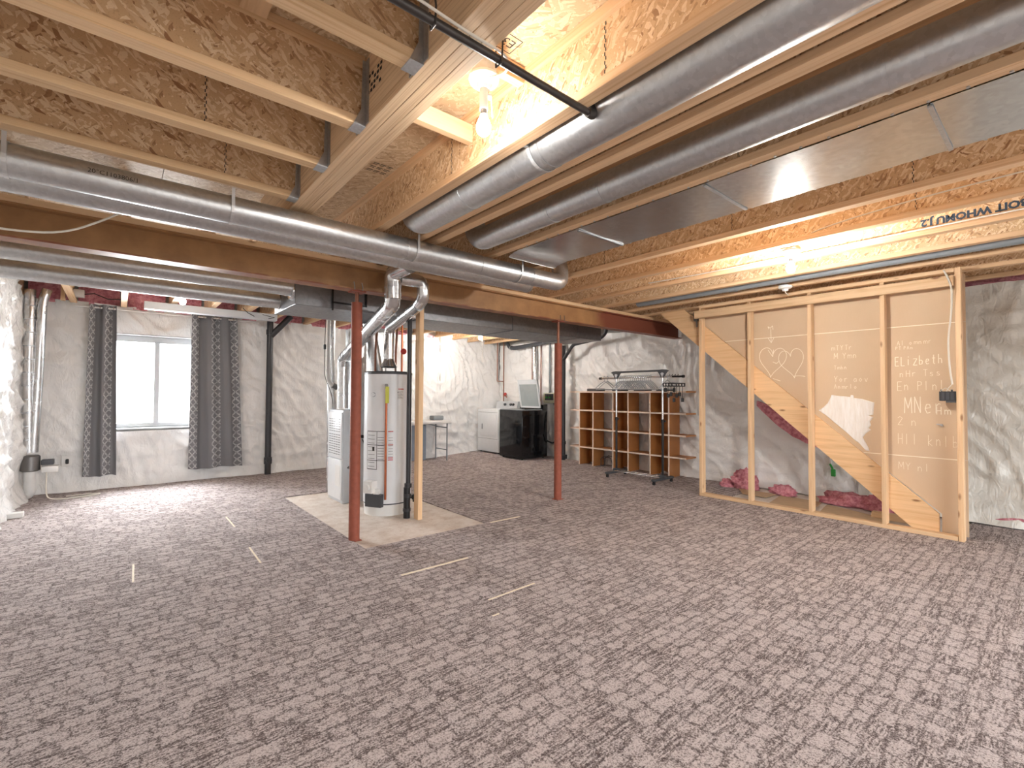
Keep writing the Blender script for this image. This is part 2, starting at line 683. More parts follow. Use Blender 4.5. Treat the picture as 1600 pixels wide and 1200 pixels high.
# curtain: grey cloth with interlaced ring print
t = NT('grey ring print curtain')
uv = t.n('ShaderNodeTexCoord').outputs['UV']
def ringmask(ox, oy):
    mp = t.n('ShaderNodeMapping')
    mp.inputs['Location'].default_value = (ox, oy, 0)
    t.l(uv, mp.inputs['Vector'])
    fr = t.n('ShaderNodeVectorMath', operation='FRACTION')
    t.l(mp.outputs[0], fr.inputs[0])
    sb = t.n('ShaderNodeVectorMath', operation='SUBTRACT')
    sb.inputs[1].default_value = (.5, .5, 0)
    t.l(fr.outputs[0], sb.inputs[0])
    ln = t.n('ShaderNodeVectorMath', operation='LENGTH')
    t.l(sb.outputs[0], ln.inputs[0])
    d = t.math('ABSOLUTE', t.math('SUBTRACT', ln.outputs['Value'], .4))
    return t.ramp(d, [(.025, (1, 1, 1, 1)), (.05, (0, 0, 0, 1))])
sp = t.n('ShaderNodeSeparateXYZ')
t.l(uv, sp.inputs[0])
# rings only on every other column
fx = t.math('FRACT', t.math('MULTIPLY', sp.outputs[0], 1.0 / 3.0))
msk = t.math('LESS_THAN', fx, .42)
r_ = t.math('MULTIPLY', t.math('MAXIMUM', ringmask(0, 0), ringmask(.5, .45)), msk)
pf = t.noise(t.coord((4, 4, 4)), 3, 2)
r_ = t.math('MULTIPLY', r_, t.ramp(pf, [(.3, (.3, .3, .3, 1)), (.6, (1, 1, 1, 1))]))
t.col(t.mix(r_, lin(122, 122, 125), lin(196, 196, 196)))
t.set(.85, 0, .2)
M['curtain'] = t.m

# thin window glass
t = NT('window glass')
tr = t.n('ShaderNodeBsdfTransparent')
gl = t.n('ShaderNodeBsdfGlossy')
gl.inputs['Roughness'].default_value = .03
mx = t.n('ShaderNodeMixShader')
mx.inputs[0].default_value = .06
t.l(tr.outputs[0], mx.inputs[1])
t.l(gl.outputs[0], mx.inputs[2])
t.l(mx.outputs[0], t.t.nodes['Material Output'].inputs['Surface'])
M['glass'] = t.m

# glowing bulb
t = NT('lit light bulb')
em = t.n('ShaderNodeEmission')
em.inputs[0].default_value = (1.0, .965, .92, 1)
em.inputs[1].default_value = BULB * .45
t.l(em.outputs[0], t.t.nodes['Material Output'].inputs['Surface'])
M['bulb'] = t.m
t = NT('brighter lit light bulb')
em = t.n('ShaderNodeEmission')
em.inputs[0].default_value = (1.0, .965, .92, 1)
em.inputs[1].default_value = BULB * 2.0
t.l(em.outputs[0], t.t.nodes['Material Output'].inputs['Surface'])
M['bulb_bright'] = t.m

ZJ, ZS = 2.385, 2.687          # underside of joists, underside of subfloor
XL, XR, YN, YF = -1.0, 6.88, -3.0, 8.70

# ------------------------------------------------------------------ room shell
def struct(name, mb, m, parent=None, label=None):
    o = obj(name, mb, m, parent)
    if parent is None:
        o['kind'] = 'structure'
    if label:
        o['label'] = label
    return o


struct('floor', MB().box(XL - .2, XR + .2, YN - .2, YF + .2, -.2, -.009), M['concrete'],
       label='bare concrete basement slab showing under the furnace and water heater')
struct('wall_left', MB().box(XL - .2, XL, YN, YF, -.2, 2.75), M['foundation'], label='foundation wall on the left behind white sheeting')
struct('wall_right', MB().box(XR, XR + .2, YN, YF, -.2, 2.75), M['foundation'], label='foundation wall on the right behind the shelves')
struct('wall_near', MB().box(XL, DX_A, YN - .2, YN, -.2, 2.75).box(DX_B, XR, YN - .2, YN, -.2, 2.75).box(DX_A, DX_B, YN - .2, YN, DZ_B, 2.75), M['foundation'], label='wall behind the camera with the added patio door')
pdr = thing('added_door_1', 'unseen wide glazed patio door added behind the camera for daylight', None, ((DX_A + DX_B) / 2, YN - .1, 0), kind='structure')  # unseen door, added to let fill daylight into the room
mb = MB()
for x in (DX_A, DX_A + 1.57, DX_A + 3.17, DX_B - .06):
    mb.box(x, x + .06, YN - .13, YN - .07, 0, DZ_B)
mb.box(DX_A, DX_B, YN - .13, YN - .07, 0, .06).box(DX_A, DX_B, YN - .13, YN - .07, DZ_B - .06, DZ_B)
obj('added_door_frame', mb, M['whitepl'], pdr)
obj('pane', MB().box(DX_A, DX_B, YN - .102, YN - .098, .06, DZ_B - .06), M['glass'], pdr)
WX0, WX1, WZ0, WZ1 = -.08, .92, .77, 2.03
wf = MB()
wf.box(XL, WX0, 8.22, 8.5, -.2, 2.75)
wf.box(WX1, 5.0, 8.22, 8.5, -.2, 2.75)
wf.box(WX0, WX1, 8.22, 8.5, -.2, WZ0)
wf.box(WX0, WX1, 8.22, 8.5, WZ1, 2.75)
wf.box(5.0, XR, 8.66, 8.9, -.2, 2.75)
struct('wall_far', wf, M['foundation'], label='far foundation wall with the window')

# ceiling: subfloor panels
ceil = struct('ceiling', MB().box(XL - .2, XR + .2, YN - .2, YF + .2, ZS + .019, ZS + .06), M['osb_z'], label='strand board subfloor over the joists')
xs = [XL, .2, 1.42, 2.64, 3.86, 5.08, 6.3, XR]
for i in range(len(xs) - 1):
    y = YN - (1.2 if i % 2 else 0)
    while y < YF:
        a, b = max(y, YN), min(y + 2.44, YF)
        if b > a:
            obj('panel', MB().box(xs[i] + .002, xs[i + 1] - .002, a + .002, b - .002, ZS, ZS + .018), M['osb_z'], ceil)
        y += 2.44

# window
win = thing('window_1', 'bright basement slider window with white frame between grey curtains', None, (.42, 8.3, WZ0), kind='structure')
fr = MB()
for a in ((WX0, WX0 + .055, WZ0, WZ1), (WX1 - .055, WX1, WZ0, WZ1), (WX0, WX1, WZ0, WZ0 + .065), (WX0, WX1, WZ1 - .085, WZ1)):
    fr.box(a[0], a[1], 8.27, 8.36, a[2], a[3], .004, 1)
obj('window_frame', fr, M['vinyl'], win)
obj('mullion', MB().box(.385, .445, 8.27, 8.36, WZ0 + .05, WZ1 - .06, .004, 1), M['vinyl'], win)
obj('sash_rail', MB().box(.435, WX1 - .045, 8.30, 8.33, WZ0 + .05, WZ0 + .08, .003, 1).box(.435, WX1 - .045, 8.30, 8.33, WZ1 - .09, WZ1 - .06, .003, 1), M['vinyl'], win)
obj('pane', MB().box(WX0 + .045, .395, 8.325, 8.329, WZ0 + .05, WZ1 - .06), M['glass'], win)
obj('pane', MB().box(.435, WX1 - .045, 8.325, 8.329, WZ0 + .05, WZ1 - .06), M['glass'], win)
obj('window_sill', MB().box(WX0, WX1, 8.13, 8.29, WZ0 - .02, WZ0, .004, 1), M['vinyl'], win)
obj('jamb', MB().box(WX0 - .012, WX0, 8.13, 8.29, WZ0, WZ1).box(WX1, WX1 + .012, 8.13, 8.29, WZ0, WZ1).box(WX0, WX1, 8.13, 8.29, WZ1, WZ1 + .012), M['vinyl'], win)

# ------------------------------------------------------------------ carpet
PX0, PX1, PY0, PY1 = 1.555, 2.765, 3.69, 6.13
cp = MB()
for a in ((-.98, PX0, -2.98, 8.2), (PX1, 5.66, -2.98, 8.2), (PX0, PX1, -2.98, PY0), (PX0, PX1, PY1, 8.2), (5.66, 6.86, -2.98, .66), (5.66, 6.86, 2.75, 8.2), (5.02, 6.86, 8.2, 8.6)):
    cp.box(a[0], a[1], a[2], a[3], -.009, 0)
tag(obj('carpet', cp, M['carpet']), 'grey brown patterned loop carpet covering the basement floor', 'carpet')
def floor_strip(p, q, wd, label):
    p, q = Vector(p), Vector(q)
    d = (q - p).normalized()
    n = Vector((-d.y, d.x)) * wd / 2
    pts = [(p + n).to_3d(), (q + n).to_3d(), (q - n).to_3d(), (p - n).to_3d()]
    for a in pts:
        a.z = 0.0
    tag(obj('floor_strip', MB().prism(pts, (0, 0, .0025)), M['cream']), label, 'floor strip', 'cream strips between carpet pieces')


for a, b, wd, lb in (((1.52, 2.99), (2.075, 2.99), .022, 'thick cream strip in the carpet in front of the concrete pad'),
                     ((1.75, 2.30), (2.14, 2.31), .012, 'long thin cream strip nearest the middle of the carpet'),
                     ((2.81, 3.67), (3.18, 3.66), .024, 'cream strip running on from the right corner of the concrete pad'),
                     ((1.645, 2.12), (1.69, 2.12), .01, 'tiny cream strip, closest of all to the camera'),
                     ((.86, 5.05), (.86, 5.50), .012, 'faint cream strip on the carpet left of the red post, farther of the two'),
                     ((.83, 3.86), (.84, 4.30), .012, 'faint cream strip on the carpet left of the red post, nearer of the two'),
                     ((.10, 4.00), (.11, 4.40), .012, 'faint cream strip on the carpet below the left curtain')):
    floor_strip(a, b, wd, lb)

# ------------------------------------------------------------------ framing
def ijoist(axis, c, a, b, label, name='joist'):
    """axis 0: runs along x at y=c ; axis 1: runs along y at x=c"""
    g = 'engineered floor joists'
    fwid, fh = .064, .038
    if axis == 1:
        root = thing(name, label, 'joist', (c, (a + b) / 2, ZJ), g)
        obj('web', MB().box(c - .0055, c + .0055, a, b, ZJ + fh, ZS - fh), M['osb_x'], root)
        obj('bottom_flange', MB().box(c - fwid / 2, c + fwid / 2, a, b, ZJ, ZJ + fh, .002, 1), M['fl_y'], root)
        obj('top_flange', MB().box(c - fwid / 2, c + fwid / 2, a, b, ZS - fh, ZS - .001), M['fl_y'], root)
    else:
        root = thing(name, label, 'joist', ((a + b) / 2, c, ZJ), g)
        obj('web', MB().box(a, b, c - .0055, c + .0055, ZJ + fh, ZS - fh), M['osb_y'], root)
        obj('bottom_flange', MB().box(a, b, c - fwid / 2, c + fwid / 2, ZJ, ZJ + fh, .002, 1), M['fl_x'], root)
        obj('top_flange', MB().box(a, b, c - fwid / 2, c + fwid / 2, ZS - fh, ZS - .001), M['fl_x'], root)
    return root


# web joints (crayon-dark glue lines) on some joists
def web_joint(root, axis, c, pos, side=-1):
    mb = MB()
    for k in range(13):
        z = ZJ + .045 + k * .0165
        d = .0025 if k % 2 else -.0025
        if axis == 1:
            mb.box(c + side * .0055 - .0008, c + side * .0055 + .0008, pos + d - .002, pos + d + .002, z, z + .014)
        else:
            mb.box(pos + d - .002, pos + d + .002, c + side * .0055 - .0008, c + side * .0055 + .0008, z, z + .014)
    obj('web_joint', mb, M['ink'], root)


# left bay: joists along x hanging on the laminated beam
LY = [2.918, 2.42, 1.95, 1.455, .96, .47, -.02]
ordn = ['farthest', 'second farthest', 'third farthest', 'fourth farthest', 'fifth', 'sixth', 'seventh']
for i, y in enumerate(LY):
    r = ijoist(0, y, XL + .01, .782, 'joist hung on the left of the laminated header, %s from the camera' % ordn[i] if i < 4 else 'joist hung on the left of the laminated header, %s counting from the steel beam' % ordn[i])
    if i == 0:
        web_joint(r, 0, y, .42)
    if i == 1:
        web_joint(r, 0, y, .27)

# laminated header: three plies
hd = thing('header_beam', 'three ply laminated wood header running overhead toward the lit bulb', 'beam', (.856, .4, ZJ))
for i in range(3):
    x0 = .786 + i * .0467
    obj('ply', MB().box(x0 + .0008, x0 + .0459, -2.9, 3.86, ZJ, ZS - .001, .0015, 1), M['lvl'], hd)
# joist hangers
for i, y in enumerate(LY[:6]):
    hg = thing('joist_hanger', 'zinc joist hanger on the laminated header, %s' % (['next to the steel beam', 'second from the steel beam', 'third from the steel beam', 'fourth from the steel beam', 'fifth from the steel beam', 'sixth from the steel beam'][i]), 'joist hanger', (.76, y, ZJ - .004), 'zinc joist hangers')
    mb = MB()
    mb.box(.735, .786, y - .036, y + .036, ZJ - .003, ZJ)
    obj('seat', mb, M['hanger'], hg)
    for s_ in (-1, 1):
        e = y + s_ * .0335
        mb = MB()
        pts = [(.735, e - .001, ZJ), (.786, e - .001, ZJ), (.786, e - .001, ZJ + .28), (.771, e - .001, ZJ + .28), (.766, e - .001, ZJ + .07)]
        mb.prism(pts, (0, .002, 0))
        mb.box(.783, .7858, min(e, e + s_ * .034), max(e, e + s_ * .034), ZJ + .005, ZJ + .28)
        obj('strap', mb, M['hanger'], hg)

# right: joists along y
JX = [1.372, 1.68, 1.808, 2.346, 2.853, 3.348, 3.848, 4.348, 4.848, 5.348, 5.848, 6.36]
jl = ['joist just right of the lit bulb beside the first round duct', 'left one of the doubled joists between the two round ducts', 'right one of the doubled joists between the two round ducts',
      'joist between the second round duct and the flat sheet metal pan', 'joist carrying the far edge of the flat sheet metal pan', 'first bare joist right of the flat sheet metal pan',
      'joist carrying the second lit bulb near the stair wall', 'joist with the dark stamped lettering near the stair wall', 'joist left of the long grey pipe near the stair wall',
      'joist right of the long grey pipe above the stair wall header', 'joist directly over the stairs behind the stud wall', 'last joist along the right foundation wall']
JR = []
for i, x in enumerate(JX):
    r = ijoist(1, x, -2.9, 8.55 if x > 5 else 8.15, jl[i])
    JR.append(r)
for i, ps in ((0, (1.10, 2.15)), (3, (1.05,)), (4, ()), (5, (.55, 1.55, 2.7)), (6, (.62,))):
    for p_ in ps:
        web_joint(JR[i], 1, JX[i], p_)
# joists behind the beam at left, along y
BX = [-.90, -.45, .04, .53, .95]
for i, x in enumerate(BX):
    ijoist(1, x, 4.08, 8.15, ['joist behind the steel beam against the left wall', 'second joist from the left wall behind the steel beam', 'third joist from the left wall behind the steel beam',
                              'fourth joist from the left wall behind the steel beam', 'fifth joist from the left wall behind the steel beam'][i])

# blocking
for nm, mb, mt, lb in (('blocking', MB().box(.31, .40, LY[3] + .034, LY[2] - .034, ZS - .04, ZS - .001), 'lum_y', 'flat wood block under the subfloor between hung joists near the top left'),
                       ('blocking', MB().box(-.02, .07, LY[2] + .034, LY[1] - .034, ZS - .04, ZS - .001), 'lum_y', 'flat wood block under the subfloor between the farther hung joists'),
                       ('blocking', MB().box(.928, 1.364, 1.95, 1.988, 2.535, 2.625), 'lum_x', 'short wood block between the laminated header and the joist behind the bulb')):
    tag(obj(nm, mb, M[mt]), lb, 'wood block')

# steel beam + plate
sb = thing('steel_beam', 'brown primed steel I beam crossing the basement on two red posts', 'beam', (2.8, 3.98, 2.14))
mb = MB()
mb.box(-.98, 6.74, 3.915, 4.045, 2.14, 2.152).box(-.98, 6.74, 3.915, 4.045, 2.334, 2.346).box(-.98, 6.74, 3.976, 3.984, 2.152, 2.334)
obj('beam_section', mb, M['beam'], sb)
mb = MB()
for px in (1.562, 4.06):
    for dx in (-.035, .035):
        mb.tube([(px + dx, 3.912, 2.135), (px + dx, 3.908, 2.16), (px + dx - .012, 3.90, 2.20)], .004, 6)
obj('bolt', mb, M['steel'], sb)
tag(obj('sill_plate', MB().box(-.98, 6.74, 3.91, 4.05, 2.347, 2.384, .002, 1), M['lum_x']), 'wood plate lying on top of the steel beam', 'wood plate')


def post(x, y, zt, label):
    p = thing('steel_post', label, 'post', (x, y, -.009), 'red steel posts')
    z0 = -.009 if x < 2 else 0
    obj('tube', MB().cyl((x, y, z0 + .006), (x, y, zt), .0455, seg=28), M['redoxide'], p)
    obj('base_plate', MB().box(x - .05, x + .05, y - .05, y + .05, z0, z0 + .006), M['redoxide'], p)
    obj('jack_screw', MB().cyl((x, y, zt), (x, y, 2.128), .017, seg=14), M['dcopper'], p)
    obj('top_plate', MB().box(x - .06, x + .06, y - .055, y + .055, 2.128, 2.139), M['redoxide'], p)


post(1.578, 3.985, 2.04, 'red oxide steel post at the corner of the concrete pad')
post(4.065, 3.985, 1.87, 'red oxide steel post in the middle of the carpet, left of the shelves')

# ------------------------------------------------------------------ ducts
def ringband(mb, c, axis, r, wd=.012):
    c, axis = Vector(c), Vector(axis)
    mb.lathe(c, [(r, -wd / 2), (r + .003, -wd / 2), (r + .003, wd / 2), (r, wd / 2)], 28, axis)
    return mb


R6 = .076
# main pipe pair under the joists, along x
def xpipe(name, label, y, z, r, x0, x1, seams, tail=None, cat='duct'):
    root = thing(name, label, cat, ((x0 + x1) / 2, y, z - r))
    pts = [(x0, y, z), (x1, y, z)]
    if tail:
        pts = pts[:1] + tail
    obj('pipe', MB().tube(pts, r, 32), M['galv'], root)
    for s_ in seams:
        obj('crimp_ring', ringband(MB(), (s_, y, z), (1, 0, 0), r, .014), M['galv'], root)
    return root


el = bend([(-.98, 3.05, 2.288), (3.16, 3.05, 2.288), (3.16, 3.12, 2.60)], .12, 7)
xpipe('round_duct', 'long round galvanised duct crossing under the joists, nearer of the pair', 3.05, 2.288, R6, -.98, 3.2, (1.55, 2.2, 2.75), el[1:])
xpipe('round_duct', 'long round galvanised duct crossing under the joists, tucked behind the nearer one', 3.285, 2.29, R6, -.98, 2.95, (.1, 1.6, 2.93))
# straps round the pair
for i, x in enumerate((-.40, .47, 1.62, 2.60)):
    mb = MB()
    pts = arc((x, 3.05, 2.288), (0, 1, 0), (0, 0, 1), R6 + .004, 0, 2 * PI, 28)[:-1]
    for a_, b_ in zip(pts, pts[1:] + pts[:1]):
        d = (b_ - a_)
        rot = Matrix(((1, 0, 0), (0, d.y / d.length, -d.z / d.length), (0, d.z / d.length, d.y / d.length)))
        mb.obox((a_ + b_) / 2, (.016, d.length * 1.1, .002), rot)
    mb.box(x - .008, x + .008, 2.967, 2.971, 2.288, 2.385)
    tag(obj('pipe_strap', mb, M['wire']), 'metal hanger strap around the nearer long duct, %s' % ['farthest left', 'left of the laminated header', 'right of the flue pipes', 'near its elbow'][i], 'strap', 'duct hanger straps')

# two ducts between joists along y
def ypipe(label, x, z, r, y0, y1, seams):
    root = thing('round_duct', label, 'duct', (x, (y0 + y1) / 2, z - r))
    pts = [Vector((x, y0, z))] + bend([(x, y0 + .1, z), (x, y1 + .12, z), (x, y1 + .2, z + .26)], .2, 8)
    obj('pipe', MB().tube(pts, r, 32), M['galv'], root)
    for s_ in seams:
        obj('crimp_ring', ringband(MB(), (x, s_, z), (0, 1, 0), r, .014), M['galv'], root)
    return root


ypipe('round galvanised duct running overhead right of the lit bulb', 1.526, 2.415, .1, -2.9, 2.72, (2.2, 1.55, .2))
ypipe('second round galvanised duct overhead, between doubled joists and the flat pan', 2.05, 2.40, .08, -2.9, 2.74, (2.05, 1.65, .4))
mb = MB()
pts = arc((1.526, 1.60, 2.415), (1, 0, 0), (0, 0, 1), .1035, -PI, .15, 18)
for a_, b_ in zip(pts[:-1], pts[1:]):
    d = b_ - a_
    rot = Matrix(((d.x / d.length, 0, -d.z / d.length), (0, 1, 0), (d.z / d.length, 0, d.x / d.length)))
    mb.obox((a_ + b_) / 2, (d.length * 1.1, .02, .002), rot)
mb.box(1.405, 1.428, 1.59, 1.61, 2.39, 2.42)
tag(obj('pipe_strap', mb, M['wire']), 'white metal strap under the round duct right of the bulb', 'strap', 'duct hanger straps')

# flat pan under two joists
fp = thing('duct_pan', 'flat galvanised sheet metal pan closing a joist bay', 'duct', (2.63, 1, 2.37))
ys = [-2.9, .34, 1.25, 2.155, 2.72]
for a_, b_ in zip(ys[:-1], ys[1:]):
    def fn(u, v, a_=a_, b_=b_):
        x, y = 2.375 + u * .52, a_ + .002 + v * (b_ - a_ - .004)
        return (x, y, 2.3795 + .003 * mnoise.noise(Vector((x * 2, y * 2.2, 0))) - .0025 * math.sin(u * PI))
    mb = MB().grid(10, max(4, int((b_ - a_) / .06)), fn)
    r_ = bmesh.ops.solidify(mb.bm, geom=mb.bm.faces[:], thickness=.001)
    obj('pan_sheet', mb, M['galv_flat'], fp)
def bootf(u, v):
    ang = v * PI * .55
    return (2.375 + u * .52, 2.72 + .16 * math.sin(ang), 2.379 - .05 * (1 - math.cos(ang)) * .6)
mb = MB().grid(4, 10, bootf)
obj('pan_boot', mb, M['galv_flat'], fp)
for i, y in enumerate(ys[1:4]):
    obj('drive_cleat', MB().box(2.385, 2.885, y - .008, y + .008, 2.3705, 2.3765), M['hanger'], fp)
mb = MB()
for k in range(26):
    y = -.1 + k * .11
    for x in (2.362, 2.902):
        mb.cyl((x, y, 2.380), (x, y, 2.386), .006, seg=8)
obj('nails', mb, M['wire'], fp)['kind'] = 'stuff'

# ducts behind the beam, along x, into the rectangular trunk
xpipe('round_duct', 'round duct behind the steel beam at left, upper of the two', 4.56, 2.21, .074, -.98, 1.2, (-.3, 1.15))
xpipe('round_duct', 'round duct behind the steel beam at left, lower of the two', 5.0, 2.155, .074, -.98, 1.2, (-.25, 1.05))
tk = thing('trunk_duct', 'long rectangular grey sheet metal trunk duct behind the steel beam', 'duct', (3.4, 4.9, 2.04))
mb = MB()
for a_, b_ in ((1.2, 2.45), (2.455, 3.75), (3.755, 4.95), (4.955, 5.45)):
    mb.box(a_, b_, 4.46, 5.18, 2.05, 2.27, .004, 1)
obj('trunk_section', mb, M['galv_shaded'], tk)
obj('slip_joint', MB().box(2.43, 2.47, 4.445, 5.2, 2.04, 2.28).box(3.74, 3.765, 4.45, 5.19, 2.043, 2.277).box(4.94, 4.965, 4.45, 5.19, 2.043, 2.277), M['galv_shaded'], tk)
obj('collar', MB().cyl((1.19, 4.56, 2.19), (1.30, 4.56, 2.17), .085, .095, 24), M['alu'], tk)
obj('collar', MB().cyl((1.19, 5.0, 2.155), (1.28, 5.0, 2.155), .08, .085, 24), M['alu'], tk)
obj('hanger_strap', MB().box(1.52, 1.535, 4.44, 4.456, 2.03, 2.384).box(1.52, 1.86, 4.44, 4.456, 2.10, 2.115).box(1.845, 1.86, 4.44, 4.456, 2.10, 2.384), M['black'], tk)

# ------------------------------------------------------------------ flue pipes
fl = thing('flue_pipe', 'bright metal furnace flue rising diagonally in front of the steel beam', 'flue', (2.04, 5.52, 1.07))
obj('lower_pipe', MB().cyl((2.045, 5.55, 1.075), (2.04, 5.55, 1.60), .062, seg=24), M['alu'], fl)
obj('diagonal_pipe', MB().tube(bend([(2.04, 5.55, 1.58), (2.035, 5.53, 1.66), (1.80, 3.76, 2.02), (1.785, 3.715, 2.09)], .06, 4), .066, 24), M['alu'], fl)
obj('upper_pipe', MB().tube(bend([(1.785, 3.715, 2.06), (1.775, 3.71, 2.28), (1.775, 3.40, 2.29)], .08, 6), .07, 24), M['alu'], fl)
for z in (1.12, 1.3, 1.55):
    obj('seam_ring', ringband(MB(), (2.043, 5.55, z), (0, 0, 1), .062, .012), M['alu'], fl)
for z in (2.10, 2.16):
    obj('seam_ring', ringband(MB(), (1.782, 3.713, z), (-.05, 0, 1), .07, .01), M['alu'], fl)
d_ = Vector((-.235, -1.77, .36)).normalized()
for t_ in (.15, 1.55, 1.68):
    obj('seam_ring', ringband(MB(), Vector((2.035, 5.53, 1.66)) + d_ * t_, d_, .066, .012), M['alu'], fl)

hv = thing('heater_vent', 'bright metal water heater vent looping into the furnace flue', 'flue', (2.25, 4.77, 1.50))
obj('draft_hood', MB().lathe((2.25, 4.77, 1.535), [(.085, 0), (.09, .012), (.06, .07), (.05, .10), (.05, .12)], 28), M['alu'], hv)
obj('hood_leg', MB().cyl((2.19, 4.72, 1.49), (2.19, 4.72, 1.545), .006, seg=6).cyl((2.31, 4.72, 1.49), (2.31, 4.72, 1.545), .006, seg=6).cyl((2.25, 4.84, 1.49), (2.25, 4.84, 1.545), .006, seg=6), M['steel'], hv)
obj('riser_pipe', MB().cyl((2.25, 4.77, 1.63), (2.25, 4.77, 1.93), .056, seg=24), M['alu'], hv)
obj('diagonal_pipe', MB().tube(bend([(2.25, 4.77, 1.91), (2.245, 4.74, 1.965), (2.10, 3.84, 2.065)], .05, 4), .054, 24), M['alu'], hv)
obj('elbow_pipe', MB().tube(bend([(2.10, 3.84, 2.075), (2.085, 3.735, 2.11), (2.075, 3.725, 2.255), (1.84, 3.715, 2.245)], .075, 7), .056, 24), M['alu'], hv)
mb = MB()
for c_, a_, r_ in (((2.25, 4.77, 1.66), (0, 0, 1), .056), ((2.25, 4.77, 1.89), (0, 0, 1), .056), ((1.93, 3.717, 2.25), (1, 0, 0), .056), ((2.13, 4.02, 2.044), (-.16, -1, .11), .054)):
    obj('seam_ring', ringband(MB(), c_, a_, r_), M['alu'], hv)

# ------------------------------------------------------------------ water heater
hc = Vector((2.25, 4.77, 0))
wh = thing('water_heater', 'tall white cylindrical water heater on the concrete pad', 'water heater', (hc.x, hc.y, -.009))
fdir = Vector((-.427, -.905, 0)).normalized()
sdir = Vector((.905, -.427, 0)).normalized()
obj('tank', MB().lathe(hc, [(.0, .118), (.25, .118), (.25, 1.455), (0, 1.455)], 56), M['white'], wh)
obj('base_ring', MB().lathe(hc, [(.0, -.009), (.238, -.009), (.244, .105), (0, .105)], 56), M['whitepl'], wh)
obj('base_gap', MB().lathe(hc, [(.0, .105), (.245, .105), (.245, .118), (0, .118)], 48), M['dgrey'], wh)
obj('top_cap', MB().lathe(hc, [(.0, 1.455), (.252, 1.455), (.252, 1.475), (.24, 1.487), (0, 1.489)], 48), M['dgrey'], wh)


def cylp(ang, z, r=.251):
    """point on the tank; ang from the side that faces the camera, + to the right"""
    d = fdir * math.cos(ang) + sdir * math.sin(ang)
    return hc + d * r + Vector((0, 0, z))


def decal(mb, a0, a1, z0, z1, r=.2515, n=6):
    for i in range(n):
        p = [cylp(a0 + (a1 - a0) * (i + k) / n, z, r) for k, z in ((0, z0), (1, z0), (1, z1), (0, z1))]
        mb.bm.faces.new([mb.bm.verts.new(q) for q in p])
    return mb


obj('warning_label', decal(MB(), .36, .66, 1.19, 1.31), M['whitepl'], wh)
mb = MB()
decal(mb, .40, .66, 1.296, 1.306, .252)
obj('label_bar', mb, M['red'], wh)
mb = MB()
for k in range(7):
    decal(mb, .38, .62 - .05 * (k % 3), 1.205 + k * .011, 1.209 + k * .011, .252)
decal(mb, .37, .41, 1.262, 1.272, .252)
obj('label_text', mb, M['greyink'], wh)
obj('instruction_label', decal(MB(), -.95, .22, .50, .86, .2513, 14), M['white'], wh)
mb = MB()
for a0, a1, zz in ((-.95, .22, .86), (-.95, .22, .72), (-.95, .22, .56), (-.95, -.45, .47)):
    decal(mb, a0, min(a1, -.12), zz, zz + .006, .2522, 8)
for k in range(9):
    decal(mb, -.42, -.16, .575 + k * .028, .579 + k * .028, .2522)
for k in range(8):
    decal(mb, .02, .2, .60 + k * .028, .603 + k * .028, .2522)
for k in range(9):
    decal(mb, -.90, -.55, .50 + k * .04, .504 + k * .04, .2522)
for q in ((-.46, -.44), (-.96, -.945)):
    decal(mb, q[0], q[1], .47, .86, .2522, 1)
decal(mb, -.66, -.56, .66, .70, .2522)
obj('label_print', mb, M['ink'], wh)
mb = MB()
for zz in (.857, .72, .585, .565):
    decal(mb, .0, .21, zz, zz + .009, .2524)
obj('label_bar', mb, M['red'], wh)
mb = MB()
for k in range(20):
    a_ = 2 * PI * k / 20
    a2 = 2 * PI * (k + 1) / 20
    decal(mb, -.66 + .12 * math.cos(a_), -.66 + .12 * math.cos(a2), 1.24 + .022 * math.sin(a_), 1.243 + .022 * math.sin(a2), .2518, 1)
obj('maker_badge', mb, M['mgrey'], wh)
# relief valve and discharge pipe
va = cylp(-.08, 1.335, .25)
obj('relief_valve', MB().cyl(va, va + fdir * .05, .018, seg=14).cyl(va + fdir * .035 + Vector((0, 0, -.03)), va + fdir * .035 + Vector((0, 0, .018)), .015, seg=14), M['steel'], wh)
p0 = va + fdir * .035
obj('discharge_pipe', MB().cyl(p0 + Vector((0, 0, -.02)), Vector((p0.x, p0.y, .17)), .0115, seg=14), M['copper'], wh)
obj('valve_tag', MB().box(p0.x - .02, p0.x + .02, p0.y - .022, p0.y - .017, 1.155, 1.325, .002, 1), M['yellow'], wh)
# gas valve
gv = cylp(-.62, .30, .25)
g2 = fdir * math.cos(-.62) + sdir * math.sin(-.62)
rotg = Matrix((g2, Vector((0, 0, 1)).cross(g2), Vector((0, 0, 1)))).transposed()
obj('gas_valve', MB().obox(gv + g2 * .04, (.09, .10, .12), rotg).cyl(gv + g2 * .085, gv + g2 * .11, .03, seg=20), M['whitepl'], wh)
obj('burner_cover', MB().obox(cylp(-.5, .16, .27), (.05, .19, .13), rotg), M['dgrey'], wh)
obj('control_knob', MB().cyl(cylp(-.40, .245, .25), cylp(-.40, .245, .29), .035, seg=20), M['whitepl'], wh)
dv_ = cylp(1.15, .15, .25)
d2 = fdir * math.cos(1.15) + sdir * math.sin(1.15)
obj('drain_valve', MB().cyl(dv_, dv_ + d2 * .06, .018, seg=14).cyl(dv_ + d2 * .04, dv_ + d2 * .075, .03, seg=16).cyl(dv_ + d2 * .05 + Vector((0, 0, -.05)), dv_ + d2 * .05, .012, seg=12), M['black'], wh)
mb = MB()
for (dx, dy) in ((-.10, .12), (.12, .08)):
    mb.tube(bend([(hc.x + dx, hc.y + dy, 1.48), (hc.x + dx, hc.y + dy, 1.75), (hc.x + dx + .05, hc.y + dy + .06, 2.04)], .08, 4), .012, 10)
obj('water_pipe', mb, M['dcopper'], wh)
